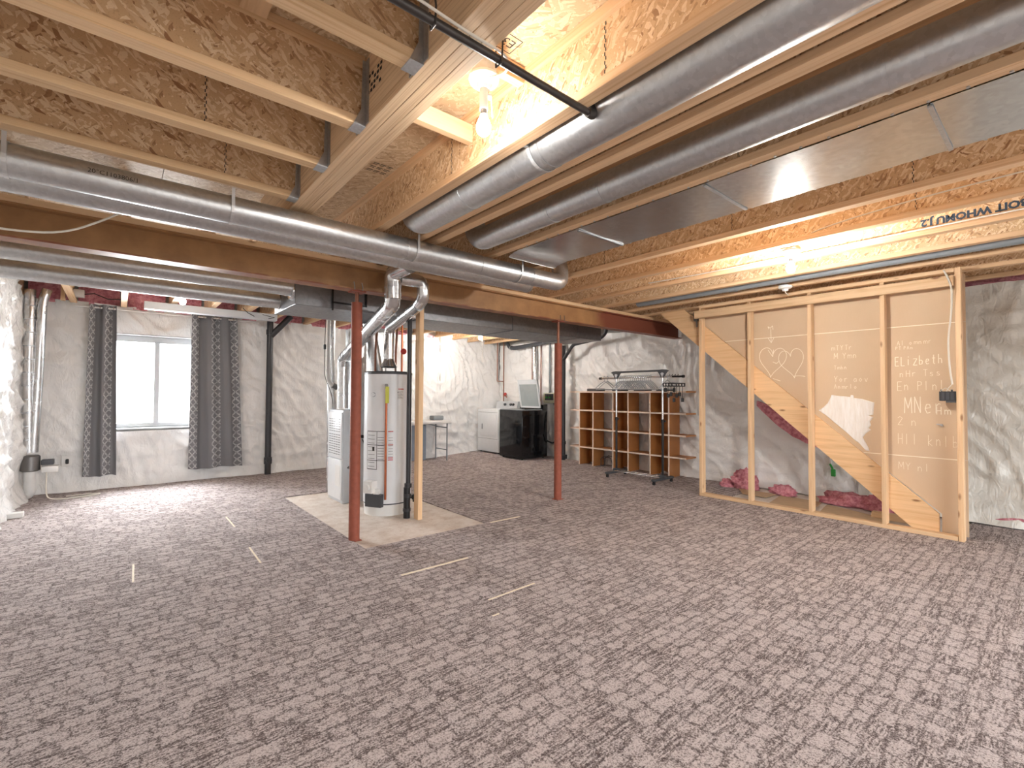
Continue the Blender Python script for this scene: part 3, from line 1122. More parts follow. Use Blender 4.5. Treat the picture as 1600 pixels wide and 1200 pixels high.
obj('shutoff_wheel', MB().lathe((2.46, 4.84, 1.73), [(.0, -.006), (.03, -.006), (.034, 0), (.03, .006), (0, .006)], 20, fdir), M['red'], wh)
obj('shutoff_valve', MB().cyl((2.46, 4.88, 1.40), (2.46, 4.88, 2.03), .011, seg=10).cyl((2.46, 4.88, 1.73), (2.46, 4.845, 1.73), .01, seg=10), M['copper'], wh)

# stud and drain pipes beside the heater
tag(obj('stud', MB().box(2.318, 2.366, 4.215, 4.303, -.009, 2.383, .003, 1), M['lum_z']), 'lone upright wood stud right of the water heater', 'stud')
dp = thing('drain_pipe', 'black drain pipe standing between the water heater and lone stud', 'pipe', (2.275, 4.36, -.009))
obj('stack', MB().cyl((2.285, 4.365, .30), (2.285, 4.365, 2.10), .024, seg=18), M['abs'], dp)
obj('standpipe', MB().tube([(2.275, 4.37, -.009), (2.275, 4.37, .22), (2.275, 4.37, .3)], .034, 18), M['black'], dp)
obj('coupling', MB().cyl((2.28, 4.368, .20), (2.28, 4.368, .235), .04, seg=18).cyl((2.285, 4.366, .3), (2.285, 4.366, .34), .038, seg=18).cyl((2.275, 4.37, .06), (2.275, 4.37, .09), .04, seg=18), M['abs'], dp)

# ------------------------------------------------------------------ furnace
fu = thing('furnace', 'light grey furnace with slotted door left of the water heater', 'furnace', (2.3, 5.6, -.009))
FX0, FX1, FY0, FY1, FZ = 1.985, 2.62, 5.37, 5.83, 1.06
obj('cabinet', MB().box(FX0, FX1, FY0, FY1, -.009, FZ, .006, 2), M['lgrey'], fu)
obj('upper_door', MB().box(FX0 - .018, FX0, FY0 + .012, FY1 - .012, .50, FZ - .03, .004, 2), M['white'], fu)
obj('lower_door', MB().box(FX0 - .015, FX0, FY0 + .012, FY1 - .012, .03, .485, .004, 2), M['white'], fu)
obj('rating_plate', MB().box(FX0 - .0175, FX0 - .015, FY0 + .05, FY0 + .2, .18, .42), M['whitepl'], fu)
mb = MB()
for gz, rows in ((.955, 6), (.775, 9)):
    for i in range(rows):
        for j in range(5):
            y = FY0 + .05 + j * .075
            z = gz - i * .028
            mb.box(FX0 - .0195, FX0 - .0175, y, y + .055, z - .007, z)
obj('vent_slots', mb, M['slot'], fu)
obj('side_fittings', MB().cyl((2.12, FY0, .86), (2.12, FY0 - .03, .86), .014, seg=12).cyl((2.10, FY0, .62), (2.10, FY0 - .03, .62), .014, seg=12).cyl((2.2, FY0, .75), (2.2, FY0 - .04, .75), .02, seg=12)
    .tube(bend([(2.2, FY0 - .03, .72), (2.24, FY0 - .05, .6), (2.30, FY0 - .05, .7), (2.28, FY0 - .03, .92)], .06, 4), .006, 8), M['black'], fu)
obj('gas_cock', MB().cyl((2.06, FY0 - .02, .40), (2.06, FY0 + .0, .40), .018, seg=12).box(2.03, 2.09, FY0 - .03, FY0 - .015, .393, .407), M['steel'], fu)
obj('plenum', MB().box(2.16, FX1, FY0 + .02, FY1 - .02, FZ, 2.0, .003, 1), M['galv'], fu)
obj('plenum_collar', MB().prism([(2.16, FY0 + .02, 2.0), (FX1, FY0 + .02, 2.0), (FX1, FY1 - .02, 2.0), (2.16, FY1 - .02, 2.0)], (0, 0, .045)), M['galv'], fu)
tag(obj('duct_drop', MB().cyl((2.30, 5.13, 1.15), (2.285, 5.13, 1.5), .07, seg=24).cyl((2.285, 5.13, 1.5), (2.16, 5.10, 2.05), .07, seg=24), M['galv']), 'silver round pipe dropping behind the water heater from the trunk', 'pipe')
pv = thing('intake_pipe', 'white pipe curving down to the furnace behind its flue', 'pipe', (2.02, 5.9, 1.30))
obj('pipe', MB().tube(bend([(1.99, 5.93, 2.685), (1.99, 5.93, 1.42), (2.06, 5.93, 1.34), (2.2, 5.93, 1.33), (2.22, 5.80, 1.33)], .08, 5), .024, 16), M['pvc'], pv)
obj('fitting', MB().cyl((2.05, 5.93, 1.355), (2.11, 5.93, 1.325), .034, seg=14), M['steel'], pv)
tag(obj('foil_duct', MB().tube(bend([(2.10, 6.15, 2.25), (2.09, 6.15, 1.8), (2.12, 6.15, 1.2), (2.12, 6.15, .0)], .1, 4), .055, 20), M['alu']), 'foil wrapped upright duct behind the furnace', 'duct')
cb = thing('control_cable', 'thin black cable with an inline connector left of the furnace flue', 'cable', (1.93, 5.8, 1.2))
obj('wire', MB().tube(bend([(1.935, 5.86, 2.15), (1.925, 5.86, 1.9), (1.93, 5.86, 1.45), (1.99, 5.87, 1.32), (2.03, 5.87, 1.2), (2.03, 5.85, 1.065)], .1, 5), .004, 8), M['black'], cb)
obj('connector', MB().box(1.912, 1.94, 5.845, 5.875, 1.79, 1.85, .004, 1), M['black'], cb)

# ------------------------------------------------------------------ sheeting on the walls
def sheet(name, label, poly, z0, ztop, pins, m, amp=.02, res=.03, skip=None, drape=.012, seed=0, flip=False, group=None):
    poly = [Vector(p) for p in poly]
    L = [0]
    for a_, b_ in zip(poly[:-1], poly[1:]):
        L.append(L[-1] + (b_ - a_).length)

    def at(s):
        for i in range(len(poly) - 1):
            if s <= L[i + 1] or i == len(poly) - 2:
                t_ = (s - L[i]) / (L[i + 1] - L[i])
                p = poly[i].lerp(poly[i + 1], t_)
                d = (poly[i + 1] - poly[i]).normalized()
                return p, d
    def fn(u, v):
        s = u * L[-1]
        p, d = at(s)
        n = Vector((-d.y, d.x))
        if flip:
            n = -n
        zt = ztop + .035 * mnoise.noise(Vector((s * 1.7 + seed, 3.3, 0)))
        z = z0 + v * (zt - z0)
        q = Vector((s * .9, z * .9, seed * 7.1))
        h = amp * (mnoise.noise(q * 1.3) + .5 * mnoise.noise(q * 3.1))
        h += drape * math.sin(s * 6.5 + 1.8 * mnoise.noise(Vector((s, z * .6, seed + 2)))) * (1 - v) ** .5
        h += .009 * mnoise.noise(Vector((s * 14, z * 2.4, seed)))
        # ridged creases
        h += .02 * (1 - abs(mnoise.noise(Vector((s * 2.2 + z * 1.1, z * 2.6 - s * .8, seed + 5))))) ** 6
        a_ = s * .8 - z * .6 + .5 * mnoise.noise(q * .9)
        h += .034 * (1 - abs(mnoise.noise(Vector((a_ * 5.5, (s * .6 + z * .8) * 1.1, seed + 9))))) ** 7
        a_ = z + .35 * mnoise.noise(q * 1.1)
        h += .026 * (1 - abs(mnoise.noise(Vector((s * 1.0, a_ * 5.0, seed + 13))))) ** 7
        for ps, pz, pr in pins:
            dx, dz = s - ps, z - pz
            r = math.hypot(dx, dz)
            if r < pr * 2.2:
                th = math.atan2(dz, dx)
                e = math.exp(-(r / pr) ** 2 * 1.6)
                h += -.03 * math.exp(-(r / (pr * .3)) ** 2) + .009 * e * (1 - abs(mnoise.noise(Vector((math.cos(th) * 2.6, math.sin(th) * 2.6, ps * 5))))) ** 5 * min(1, r / (pr * .25))
        h += .05 * max(0, (.12 - v) / .12) ** 2     # gathers at the floor
        return (p.x + n.x * h, p.y + n.y * h, z)
    nu, nv = int(L[-1] / res), int((ztop - z0) / res)
    mb = MB().grid(nu, nv, fn, (lambda u, v: skip(u * L[-1], z0 + v * (ztop - z0))) if skip else None)
    o = obj(name, mb, m, fixn=False, angle=3.2)
    return tag(o, label, 'plastic sheet', group)


G = 'sheeting over the foundation walls'
# path direction chosen so that n = (-dy, dx) points into the room
sheet('plastic_sheet', 'white sheeting on the far wall around the bright window', [(4.75, 8.17), (-.93, 8.14)], .004, 2.40,
      [(4.75 - a, b, r) for a, b, r in ((-.42, 1.75, .35), (-.36, 1.35, .3), (.66, .62, .42), (1.45, 1.3, .3), (2.3, 2.0, .35), (2.6, 1.0, .4), (1.7, 2.1, .3), (3.4, 1.6, .4))],
      M['poly'], amp=.022, skip=lambda s, z: WX0 - .02 < 4.75 - s < WX1 + .02 and WZ0 - .03 < z < WZ1 + .02, seed=1, group=G)
sheet('plastic_sheet', 'white sheeting behind the folding table and dryer in the laundry corner', [(6.82, 8.62), (5.9, 8.54), (5.2, 8.29), (4.50, 8.10)], .004, 2.50,
      [(.4, 1.3, .4), (1.0, 1.9, .5), (1.5, .8, .45), (.8, .6, .4), (1.7, 1.5, .4)], M['poly'], amp=.03, seed=2, group=G)
sheet('plastic_sheet', 'white sheeting on the right wall behind the washer and brown shelves', [(6.78, 1.5), (6.80, 3.3), (6.84, 8.56)], .004, 2.36,
      [(.6, 1.2, .5), (1.2, .5, .4), (2.6, 1.9, .5), (3.6, 1.7, .4), (4.4, 2.0, .4)], M['poly'], amp=.02, drape=.008, seed=3, group=G)
sheet('plastic_sheet', 'greyish crinkled sheeting on the right wall beyond the stud wall', [(6.62, -2.9), (6.60, 1.0), (6.76, 1.62)], .01, 2.36,
      [(3.1, 1.5, .5), (3.5, 1.9, .35), (3.4, .4, .5), (2.9, .9, .4)], M['poly2'], amp=.016, res=.03, drape=.004, seed=4, group=G)
sheet('plastic_sheet', 'white sheeting billowing from the left wall beside the foil pipe', [(-.90, 8.12), (-.885, 7.6), (-.90, 5), (-.93, -2.9)], .004, 2.42,
      [(.8, 1.2, .4), (1.6, .8, .5), (2.2, 1.8, .5)], M['poly'], amp=.03, seed=5, drape=.016, group=G)

# ------------------------------------------------------------------ pink insulation
def lump(name, label, c, size, seed, cat='insulation', group=None):
    mb = MB()
    bmesh.ops.create_icosphere(mb.bm, subdivisions=4, radius=1.0)
    c = Vector(c)
    for v in mb.bm.verts:
        p = v.co.copy()
        k = 1 + .42 * mnoise.noise(p * 1.7 + Vector((seed * 3.1, 0, 0))) + .30 * mnoise.noise(p * 4.5 + Vector((0, seed * 2.3, 0))) + .14 * mnoise.noise(p * 10 + Vector((0, seed * 2.3, 0)))
        z = max(p.z * k, -.35)
        v.co = c + Vector((p.x * k * size[0], p.y * k * size[1], (z + .35) * size[2]))
    o = obj(name, mb, M['pink'], angle=3.2)
    return tag(o, label, cat, group)


GI = 'pink insulation batts above the sheeting'
for i, (a_, b_, y) in enumerate(((-.86, -.49, 8.2), (-.41, 0, 8.2), (.08, .49, 8.2), (.57, .91, 8.2), (.99, 1.33, 8.2), (1.42, 1.63, 8.2), (1.85, 2.30, 8.2), (2.39, 2.81, 8.2), (2.9, 3.3, 8.2), (3.4, 3.8, 8.2), (3.9, 4.3, 8.2), (4.4, 4.8, 8.2))):
    def fn(u, v, a_=a_, b_=b_, y=y):
        x = a_ + u * (b_ - a_)
        z = 2.37 + v * .31
        return (x, y - .05 - .04 * math.sin(u * PI) + .03 * mnoise.noise(Vector((x * 8, z * 8, 1))), z)
    mb = MB().grid(12, 8, fn)
    bmesh.ops.solidify(mb.bm, geom=mb.bm.faces[:], thickness=.03)
    tag(obj('insulation_batt', mb, M['pink']), 'pink batt between joists over the far wall, %s' % (
        ['in the left corner', 'above the left curtain', 'above the left window pane', 'above the right window pane', 'above the right curtain', 'just right of the right curtain', 'above the black drain stack',
         'right of the drain stack', 'behind the furnace flue', 'behind the water heater vent', 'above the lone stud', 'above the folding table'][i]), 'insulation', GI)
mb = MB()
def fn(u, v):
    y = -2.9 + u * 4.4
    return (6.70 - .04 * math.sin(v * PI) + .03 * mnoise.noise(Vector((y * 6, v * 4, 2))), y, 2.33 + v * .12)
mb.grid(60, 4, fn)
bmesh.ops.solidify(mb.bm, geom=mb.bm.faces[:], thickness=.03)
tag(obj('insulation_batt', mb, M['pink']), 'pink insulation strip along the top of the crinkled right sheet', 'insulation', GI)
lump('insulation_clump', 'biggest pink insulation clump on the floor under the stairs', (6.52, 2.86, 0), (.13, .16, .17), 1, group='loose insulation under the stairs')
lump('insulation_clump', 'small faded insulation clump left of the biggest one under the stairs', (6.50, 3.10, 0), (.10, .09, .07), 2, group='loose insulation under the stairs')
lump('insulation_clump', 'brownish insulation clump between the second and third stud', (6.50, 2.38, 0), (.10, .15, .09), 3, group='loose insulation under the stairs')
lump('insulation_clump', 'long pink insulation clump right of the third stud', (6.45, 1.68, 0), (.11, .26, .10), 4, group='loose insulation under the stairs')
lump('insulation_clump', 'pink insulation clump below the stringer near its foot', (6.42, 1.28, 0), (.13, .22, .13), 5, group='loose insulation under the stairs')
mb = MB()
mb.grid(10, 5, lambda u, v: (6.70, 2.78 - u * .74, 1.15 - u * .52 + (v - .5) * .22 * math.sin(.3 + u * 2.6) + .01 * mnoise.noise(Vector((u * 9, v * 9, 4)))))
bmesh.ops.solidify(mb.bm, geom=mb.bm.faces[:], thickness=.07)
tag(obj('insulation_batt', mb, M['pink']), 'dark pink insulation showing through the torn sheet under the stringer', 'insulation', GI)
tag(obj('insulation_scrap', MB().grid(8, 2, lambda u, v: (6.56 - .02 * math.sin(u * 3), .55 - u * .42, .045 + v * .055 * math.sin(u * PI) + .012 * u)), M['pink']), 'thin pink scrap at the foot of the crinkled right sheet', 'insulation')

# ------------------------------------------------------------------ stair wall
SX = 5.60
ws = thing('wall_stair', 'open pine stud wall backed by brown drywall paper beside the stairs', None, (SX + .045, 1.8, 0), kind='structure')
for y in (3.0, 2.405, 1.785, 1.165):
    obj('stud', MB().box(SX, SX + .089, y - .019, y + .019, .038, 2.346, .003, 1), M['lum_z'], ws)
obj('stud', MB().box(SX - .002, SX + .089, .612, .652, .0, 2.383, .003, 1), M['lum_z'], ws)
obj('bottom_plate', MB().box(SX, SX + .089, .655, 3.02, .001, .038, .003, 1), M['lum_y'], ws)
obj('top_plate', MB().box(SX, SX + .089, .655, 3.02, 2.347, 2.384, .003, 1), M['lum_y'], ws)
obj('header_board', MB().box(SX - .04, SX - .001, .655, 3.06, 2.222, 2.315, .003, 1), M['lum_y'], ws)
obj('hardware', MB().box(SX + .02, SX + .06, 3.05, 3.10, 2.20, 2.32).box(SX + .02, SX + .03, 3.05, 3.07, 2.12, 2.2), M['steel'], ws)
# drywall seen from behind, three courses with pale joint lines
XB = 5.738
def course(z0, z1):
    """polygon of the board between z0 and z1, bounded below by the stringer top edge"""
    ytop = lambda z: .789 + (z - .193) / .88
    pts = [(.60, z0), (.60, z1), (max(.775, min(3.27, ytop(z1))), z1)]
    if z0 < .193 < z1:
        pts += [(.775, .193), (.775, z0)]
    else:
        pts += [(max(.775, ytop(z0)), z0)]
    return [(XB, y, z) for y, z in pts]
for z0, z1 in ((.02, .688), (.692, 1.918), (1.922, 2.345)):
    obj('drywall_panel', MB().prism(course(z0, z1), (.0127, 0, 0)), M['paper'], ws)
mb = MB()
for zz in (.690, 1.920):
    y1 = .789 + (zz - .193) / .88
    mb.box(XB - .0012, XB + .004, .62, y1, zz - .0035, zz + .0035)
obj('joint_line', mb, M['chalk'], ws)


def strokes(name, lines, parent, r=.0035, m='chalk'):
    mb = MB()
    for ln in lines:
        pts = [Vector((XB - .0015, y, z)) for y, z in ln]
        for a_, b_ in zip(pts[:-1], pts[1:]):
            d = b_ - a_
            if d.length < 1e-5:
                continue
            n = Vector((0, -d.z, d.y)).normalized() * r
            q = [a_ + n, a_ - n, b_ - n, b_ + n]
            mb.bm.faces.new([mb.bm.verts.new(p) for p in q])
    return obj(name, mb, M[m], parent)


def heart(cy, cz, w_, h_, tilt=0):
    out = []
    for i in range(41):
        t_ = 2 * PI * i / 40
        x = 16 * math.sin(t_) ** 3 / 17
        z = (13 * math.cos(t_) - 5 * math.cos(2 * t_) - 2 * math.cos(3 * t_) - math.cos(4 * t_)) / 17
        x, z = x * w_ / 2, z * h_ / 2
        out.append((cy - (x * math.cos(tilt) - z * math.sin(tilt)), cz + x * math.sin(tilt) + z * math.cos(tilt)))
    return out


strokes('chalk_hearts', [heart(2.205, 1.66, .31, .40, -.10), heart(2.005, 1.635, .27, .38, .16),
                         [(2.22, 2.02), (2.215, 1.86)], [(2.25, 1.92), (2.215, 1.86), (2.185, 1.92)], [(2.24, 2.02), (2.25, 2.05), (2.225, 2.03), (2.20, 2.055), (2.195, 2.01)],
                         [(2.25, 1.78), (2.20, 1.70), (2.19, 1.78)], [(2.20, 1.64), (2.16, 1.62), (2.13, 1.65)], [(1.99, 1.47), (1.93, 1.475), (1.87, 1.465)], [(2.2, 1.45), (2.12, 1.42)]], ws, .003)

# a little stroke font; x to the right, y up, unit height
FONT = {
    'E': [[(.5, 1), (0, 1), (0, 0), (.5, 0)], [(0, .5), (.4, .5)]], 'L': [[(0, 1), (0, 0), (.5, 0)]], 'i': [[(.15, .65), (.15, 0)], [(.13, .9), (.18, .95), (.2, .88), (.13, .9)]],
    'z': [[(0, .7), (.5, .7), (0, 0), (.55, 0)]], 'b': [[(0, 1), (0, 0), (.35, .05), (.4, .35), (.2, .5), (0, .4)]], 'e': [[(0, .3), (.4, .35), (.35, .55), (.1, .55), (0, .25), (.15, 0), (.4, .08)]],
    't': [[(.2, 1), (.2, .1), (.35, 0)], [(0, .65), (.4, .65)]], 'h': [[(0, 1), (0, 0)], [(0, .45), (.25, .55), (.38, .4), (.4, 0)]], 'A': [[(0, 0), (.25, 1), (.5, 0)], [(.1, .4), (.4, .4)]],
    'M': [[(0, 0), (.05, 1), (.3, .3), (.55, 1), (.6, 0)]], 'N': [[(0, 0), (0, 1), (.45, 0), (.45, 1)]], 'r': [[(0, .6), (0, 0)], [(0, .4), (.2, .6), (.35, .55)]], 'H': [[(0, 1), (0, 0)], [(.45, 1), (.45, 0)], [(0, .5), (.45, .5)]],
    'T': [[(0, 1), (.55, 1)], [(.28, 1), (.28, 0)]], 'I': [[(.1, 1), (.1, 0)]], 'n': [[(0, .6), (0, 0)], [(0, .4), (.2, .6), (.35, .4), (.35, 0)]], 'Y': [[(0, 1), (.25, .5), (.5, 1)], [(.25, .5), (.25, 0)]],
    'o': [[(.2, .55), (0, .3), (.2, 0), (.4, .3), (.2, .55)]], 's': [[(.35, .5), (.1, .55), (.05, .35), (.35, .2), (.3, 0), (0, .05)]], 'v': [[(0, .6), (.2, 0), (.4, .6)]], 'P': [[(0, 0), (0, 1), (.4, .9), (.4, .6), (0, .5)]],
    'l': [[(.1, 1), (.1, 0)]], '2': [[(0, .8), (.2, 1), (.45, .8), (0, 0), (.5, 0)]], 'm': [[(0, .6), (0, 0)], [(0, .45), (.18, .6), (.3, .4), (.3, 0)], [(.3, .45), (.48, .6), (.6, .4), (.6, 0)]], 'k': [[(0, 1), (0, 0)], [(.35, .6), (0, .3), (.4, 0)]],
    'a': [[(.4, .5), (.15, .55), (0, .25), (.15, 0), (.4, .2), (.4, .55), (.42, 0)]], ' ': []}


def write(text, y, z, h, slant=0, wid=.62, jit=.04):
    """writing on the drywall: starts at (y, z) and runs to the right (-y)"""
    out = []
    x = 0
    for ch in text:
        j = random.uniform(-jit, jit)
        for ln in FONT.get(ch, []):
            out.append([(y - (x + px_ * h * wid * 1.5), z + (py_ + j) * h + slant * (x + px_ * h * wid)) for px_, py_ in ln])
        x += h * wid * 1.25 if ch != ' ' else h * .5
    return out


strokes('chalk_name', write('ELizbeth', 1.095, 1.545, .085, .04, .42), ws, .003)
strokes('chalk_writing', write('MNer', 1.03, 1.10, .15, .02, .40) + write('Hm', .80, 1.09, .07), ws, .003)
strokes('chalk_writing', write('nHr Tss', 1.06, 1.44, .06, .02) + write('En Plnl', 1.08, 1.31, .085, .02, .5), ws, .0018)
strokes('chalk_writing', write('AI omnmr', 1.08, 1.74, .045, .03) + write('PT PAm', 1.09, 1.70, .03), ws, .0013)
strokes('chalk_writing', write('2 n', 1.08, .98, .08) + write('HII knlb', 1.08, .80, .10, 0, .45) + write('MY nl', 1.08, .56, .07), ws, .0016)
strokes('chalk_writing', write('mTYTr', 1.62, 1.73, .05) + write('M Ymn', 1.60, 1.64, .06) + write('Tmhn', 1.60, 1.53, .04) + write('Yor aov', 1.60, 1.40, .06) + write('Anmrlo', 1.60, 1.33, .045), ws, .0016)

# joint compound smear
mb = MB()
pts = [(1.745, 1.10), (1.70, 1.135), (1.66, 1.18), (1.625, 1.265), (1.56, 1.255), (1.50, 1.25), (1.46, 1.245), (1.455, 1.265), (1.435, 1.262), (1.43, 1.235), (1.36, 1.225), (1.30, 1.205), (1.262, 1.19), (1.268, 1.12),
       (1.272, 1.07), (1.31, 1.06), (1.27, 1.045), (1.30, 1.00), (1.29, .965), (1.31, .935), (1.29, .92), (1.33, .885), (1.36, .84), (1.315, .745), (1.305, .705), (1.335, .71), (1.39, .78), (1.42, .80), (1.50, .885), (1.60, .975), (1.68, 1.05)]
cen = Vector((XB - .012, 1.50, 1.03))
ring = [mb.bm.verts.new((XB - .0005, y, z)) for y, z in pts]
prev = ring
for k_, f_ in enumerate((.96, .8, .55, .28)):
    cur = []
    for i, (y, z) in enumerate(pts):
        q = Vector((0, cen.y + (y - cen.y) * f_, cen.z + (z - cen.z) * f_))
        cur.append(mb.bm.verts.new((XB - .008 - .006 * abs(mnoise.noise(Vector((q.y * 14, q.z * 5 + q.y * 6, 3)))), q.y, q.z)))
    for i in range(len(pts)):
        j = (i + 1) % len(pts)
        mb.bm.faces.new((prev[i], prev[j], cur[j], cur[i]))
    prev = cur
cv = mb.bm.verts.new(cen)
for i in range(len(pts)):
    mb.bm.faces.new((prev[i], prev[(i + 1) % len(pts)], cv))
obj('compound_smear', mb, M['plaster'], ws, angle=.35)['label'] = 'white smear of joint compound on the brown board'
obj('board_nail', MB().box(XB - .03, XB, .76, .80, .995, 1.005).box(XB - .02, XB, .755, .775, .985, .995), M['wire'], ws)

# stringer
st_ = [(5.693, .789, .004), (5.693, .789, .193), (5.693, 3.27, 2.376), (5.693, 3.632, 2.376), (5.693, .972, .028), (5.693, .945, .004)]
tag(obj('stair_stringer', MB().prism(st_, (.038, 0, 0)), M['string']), 'thick diagonal pine stair stringer behind the stud wall', 'stringer')

# switch box and its cable
bx = thing('switch_box', 'black electrical box on the right end stud with bare wires', 'electrical box', (SX + .01, .71, 1.2))
obj('box', MB().box(SX + .005, SX + .07, .655, .765, 1.215, 1.30, .003, 1), M['abs'], bx)
mb = MB()
for dy in (.67, .70, .73):
    mb.box(SX + .0, SX + .006, dy, dy + .018, 1.225, 1.29)
for dy in (.68, .75):
    mb.cyl((SX + .003, dy, 1.30), (SX + .003, dy, 1.315), .007, seg=8)
mb.box(SX + .0, SX + .02, .655, .72, 1.20, 1.216)
obj('clamp', mb, M['dgrey'], bx)
obj('loose_wire', MB().tube([(SX + .01, .69, 1.30), (SX - .01, .72, 1.33), (SX - .005, .755, 1.30)], .003, 6).tube([(SX + .01, .68, 1.36), (SX - .01, .70, 1.33), (SX, .715, 1.30)], .003, 6), M['cable'], bx)
tag(obj('cable', MB().tube(bend([(SX - .012, .72, 2.37), (SX - .052, .69, 2.30), (SX - .05, .665, 2.2), (SX - .012, .672, 2.0), (SX - .012, .70, 1.75), (SX - .012, .69, 1.5), (SX - .01, .675, 1.36)], .12, 6), .007, 8), M['cable']), 'white cable running down the right end stud to the switch box', 'cable')

# scraps under the stairs
def slab(name, pts, z, th, m, label, cat):
    tag(obj(name, MB().prism([(x, y, z) for x, y in pts], (0, 0, th)), M[m]), label, cat)
slab('scrap_board', [(5.72, 2.28), (6.42, 2.38), (6.40, 1.92), (5.72, 1.84)], -.008, .008, 'board_floor', 'tan scrap board lying behind the third stud under the stairs', 'board')
slab('scrap_board', [(5.72, 1.76), (6.30, 1.84), (6.05, 1.22), (5.72, 1.24)], -.008, .01, 'board_floor', 'tan scrap board lying right of the third stud under the stairs', 'board')
slab('scrap_board', [(6.12, 2.72), (6.42, 2.9), (6.40, 2.42), (6.12, 2.44)], .001, .008, 'board_floor', 'tan board scrap at the edge of the carpet under the stairs', 'board')
tag(obj('wood_offcut', MB().box(6.02, 6.09, .95, 1.36, -.008, .06, .003, 1), M['lum_y']), 'short lumber offcut on the floor under the stringer foot', 'lumber')
gt = thing('green_tag', 'green clip hanging on a white strap behind the third stud', 'tag', (6.73, 1.90, .27))
obj('clip', MB().box(6.715, 6.735, 1.87, 1.92, .27, .36, .006, 1).cyl((6.725, 1.90, .36), (6.725, 1.93, .42), .012, seg=8), M['greenpl'], gt)
obj('strap', MB().box(6.73, 6.76, 1.915, 1.935, .41, .60), M['whitepl'], gt)

# ------------------------------------------------------------------ shelf unit
su = thing('shelf_unit', 'wide brown open shelf unit with six uprights against the right wall', 'shelf', (6.55, 4.8, 0))
HX0, HX1 = 6.43, 6.72
DY = (5.76, 5.445, 5.01, 4.70, 4.285, 3.955)
SZ = (.315, .645, .975, 1.305)
for y in DY:
    d_ = obj('upright', MB().box(HX0 + .004, HX1, y - .011, y + .011, .0, 1.29), M['mdf'], su)
    obj('edge_band', MB().box(HX0, HX0 + .004, y - .011, y + .011, .0, 1.29), M['mdfedge'], d_)
for z in SZ:
    d_ = obj('shelf', MB().box(HX0 + .0, HX1 - .002, 3.67, 5.98, z - .011, z + .011), M['mdf'], su)
    obj('edge_band', MB().box(HX0 - .006, HX0 - .0005, 3.67, 5.98, z - .012, z + .012), M['mdfedge'], d_)
obj('back_strip', MB().box(HX1 - .012, HX1 - .003, 5.46, 5.75, .02, 1.29).box(HX1 - .012, HX1 - .003, 4.71, 5.0, .02, 1.29).box(HX1 - .012, HX1 - .003, 3.97, 4.27, .02, 1.29), M['mdf'], su)

# ------------------------------------------------------------------ garment rack
RX = 5.95
gr = thing('garment_rack', 'black and chrome rolling garment rack in front of the shelves', 'clothes rack', (RX, 4.16, 0))
P1, P2 = 4.565, 3.755
for y in (P1, P2):
    obj('lower_post', MB().cyl((RX, y, .09), (RX, y, .88), .017, seg=16), M['black'], gr)
    obj('post_clamp', MB().cyl((RX, y, .86), (RX, y, .91), .022, seg=16).cyl((RX, y - .02, .885), (RX, y - .045, .885), .012, seg=10), M['black'], gr)
    obj('upper_post', MB().cyl((RX, y, .88), (RX, y, 1.53), .0135, seg=16), M['chrome'], gr)
    sg = 1 if y == P1 else -1
    # fan shaped head with an opening
    mb = MB()
    z0 = 1.50
    head = [(-.02, 0), (.02, 0), (.045, .05), (.07, .085), (.10, .10), (.06, .118), (0, .122), (-.06, .118), (-.10, .10), (-.07, .085), (-.045, .05)]
    mb.prism([(RX - .012, y - a_, z0 + b_) for a_, b_ in head], (.024, 0, 0))
    hd_ = obj('head', mb, M['dgrey'], gr)
    mb = MB()
    mb.prism([(RX - .0135, y - a_, z0 + b_) for a_, b_ in ((-.012, .03), (.012, .03), (.028, .066), (0, .078), (-.028, .066))], (.027, 0, 0))
    obj('head_inset', mb, M['lgrey'], hd_)
    ft = obj('foot', MB().box(RX - .25, RX + .25, y - .03, y + .03, .05, .085, .012, 2).box(RX - .04, RX + .04, y - .04, y + .04, .06, .12, .01, 2), M['dgrey'], gr)
    mb = MB()
    for dx in (-.22, .22):
        mb.cyl((RX + dx, y - .012, .022), (RX + dx, y + .012, .022), .022, seg=16)
        mb.box(RX + dx - .01, RX + dx + .01, y - .016, y + .016, .03, .055)
    obj('caster', mb, M['black'], ft)
obj('top_bar', MB().cyl((RX, P2, 1.605), (RX, P1, 1.605), .014, seg=16), M['dgrey'], gr)
obj('hanging_rail', MB().cyl((RX, 3.46, 1.515), (RX, 4.88, 1.515), .0115, seg=14), M['chrome'], gr)
obj('rail_end', MB().cyl((RX, 3.44, 1.515), (RX, 3.60, 1.515), .0135, seg=14).cyl((RX, 3.42, 1.515), (RX, 3.45, 1.515), .02, seg=14), M['black'], gr)
obj('rail_end', MB().cyl((RX, 4.86, 1.515), (RX, 4.90, 1.515), .02, seg=14), M['black'], gr)
obj('lower_rod', MB().cyl((RX - .05, P2, .085), (RX - .05, P1, .085), .008, seg=12).cyl((RX + .05, P2, .085), (RX + .05, P1, .085), .008, seg=12), M['chrome'], gr)

# hangers
def hanger_mesh(mb, x, y, z, wdt=.40, r=.0062, tilt=0.0):
    """triangular coat hanger hanging from the rail at (x, y, z), lying in the x-z plane"""
    ct, stt = math.cos(tilt), math.sin(tilt)
    def P(a, b):
        return (x + a * ct, y + a * stt, z + b)
    hook = [P(-.018, .005)] + [P(.018 * math.cos(t_), .006 + .018 * math.sin(t_)) for t_ in (PI, PI * .75, PI * .5, PI * .25, 0, -.5)] + [P(0, -.022), P(0, -.055)]
    mb.tube(hook, r * .8, 6)
    mb.tube([P(0, -.055), P(-wdt * .25, -.10), P(-wdt / 2, -.165), P(-wdt / 2 + .01, -.185), P(0, -.185), P(wdt / 2 - .01, -.185), P(wdt / 2, -.165), P(wdt * .25, -.10), P(0, -.055)], r, 6)
    return mb


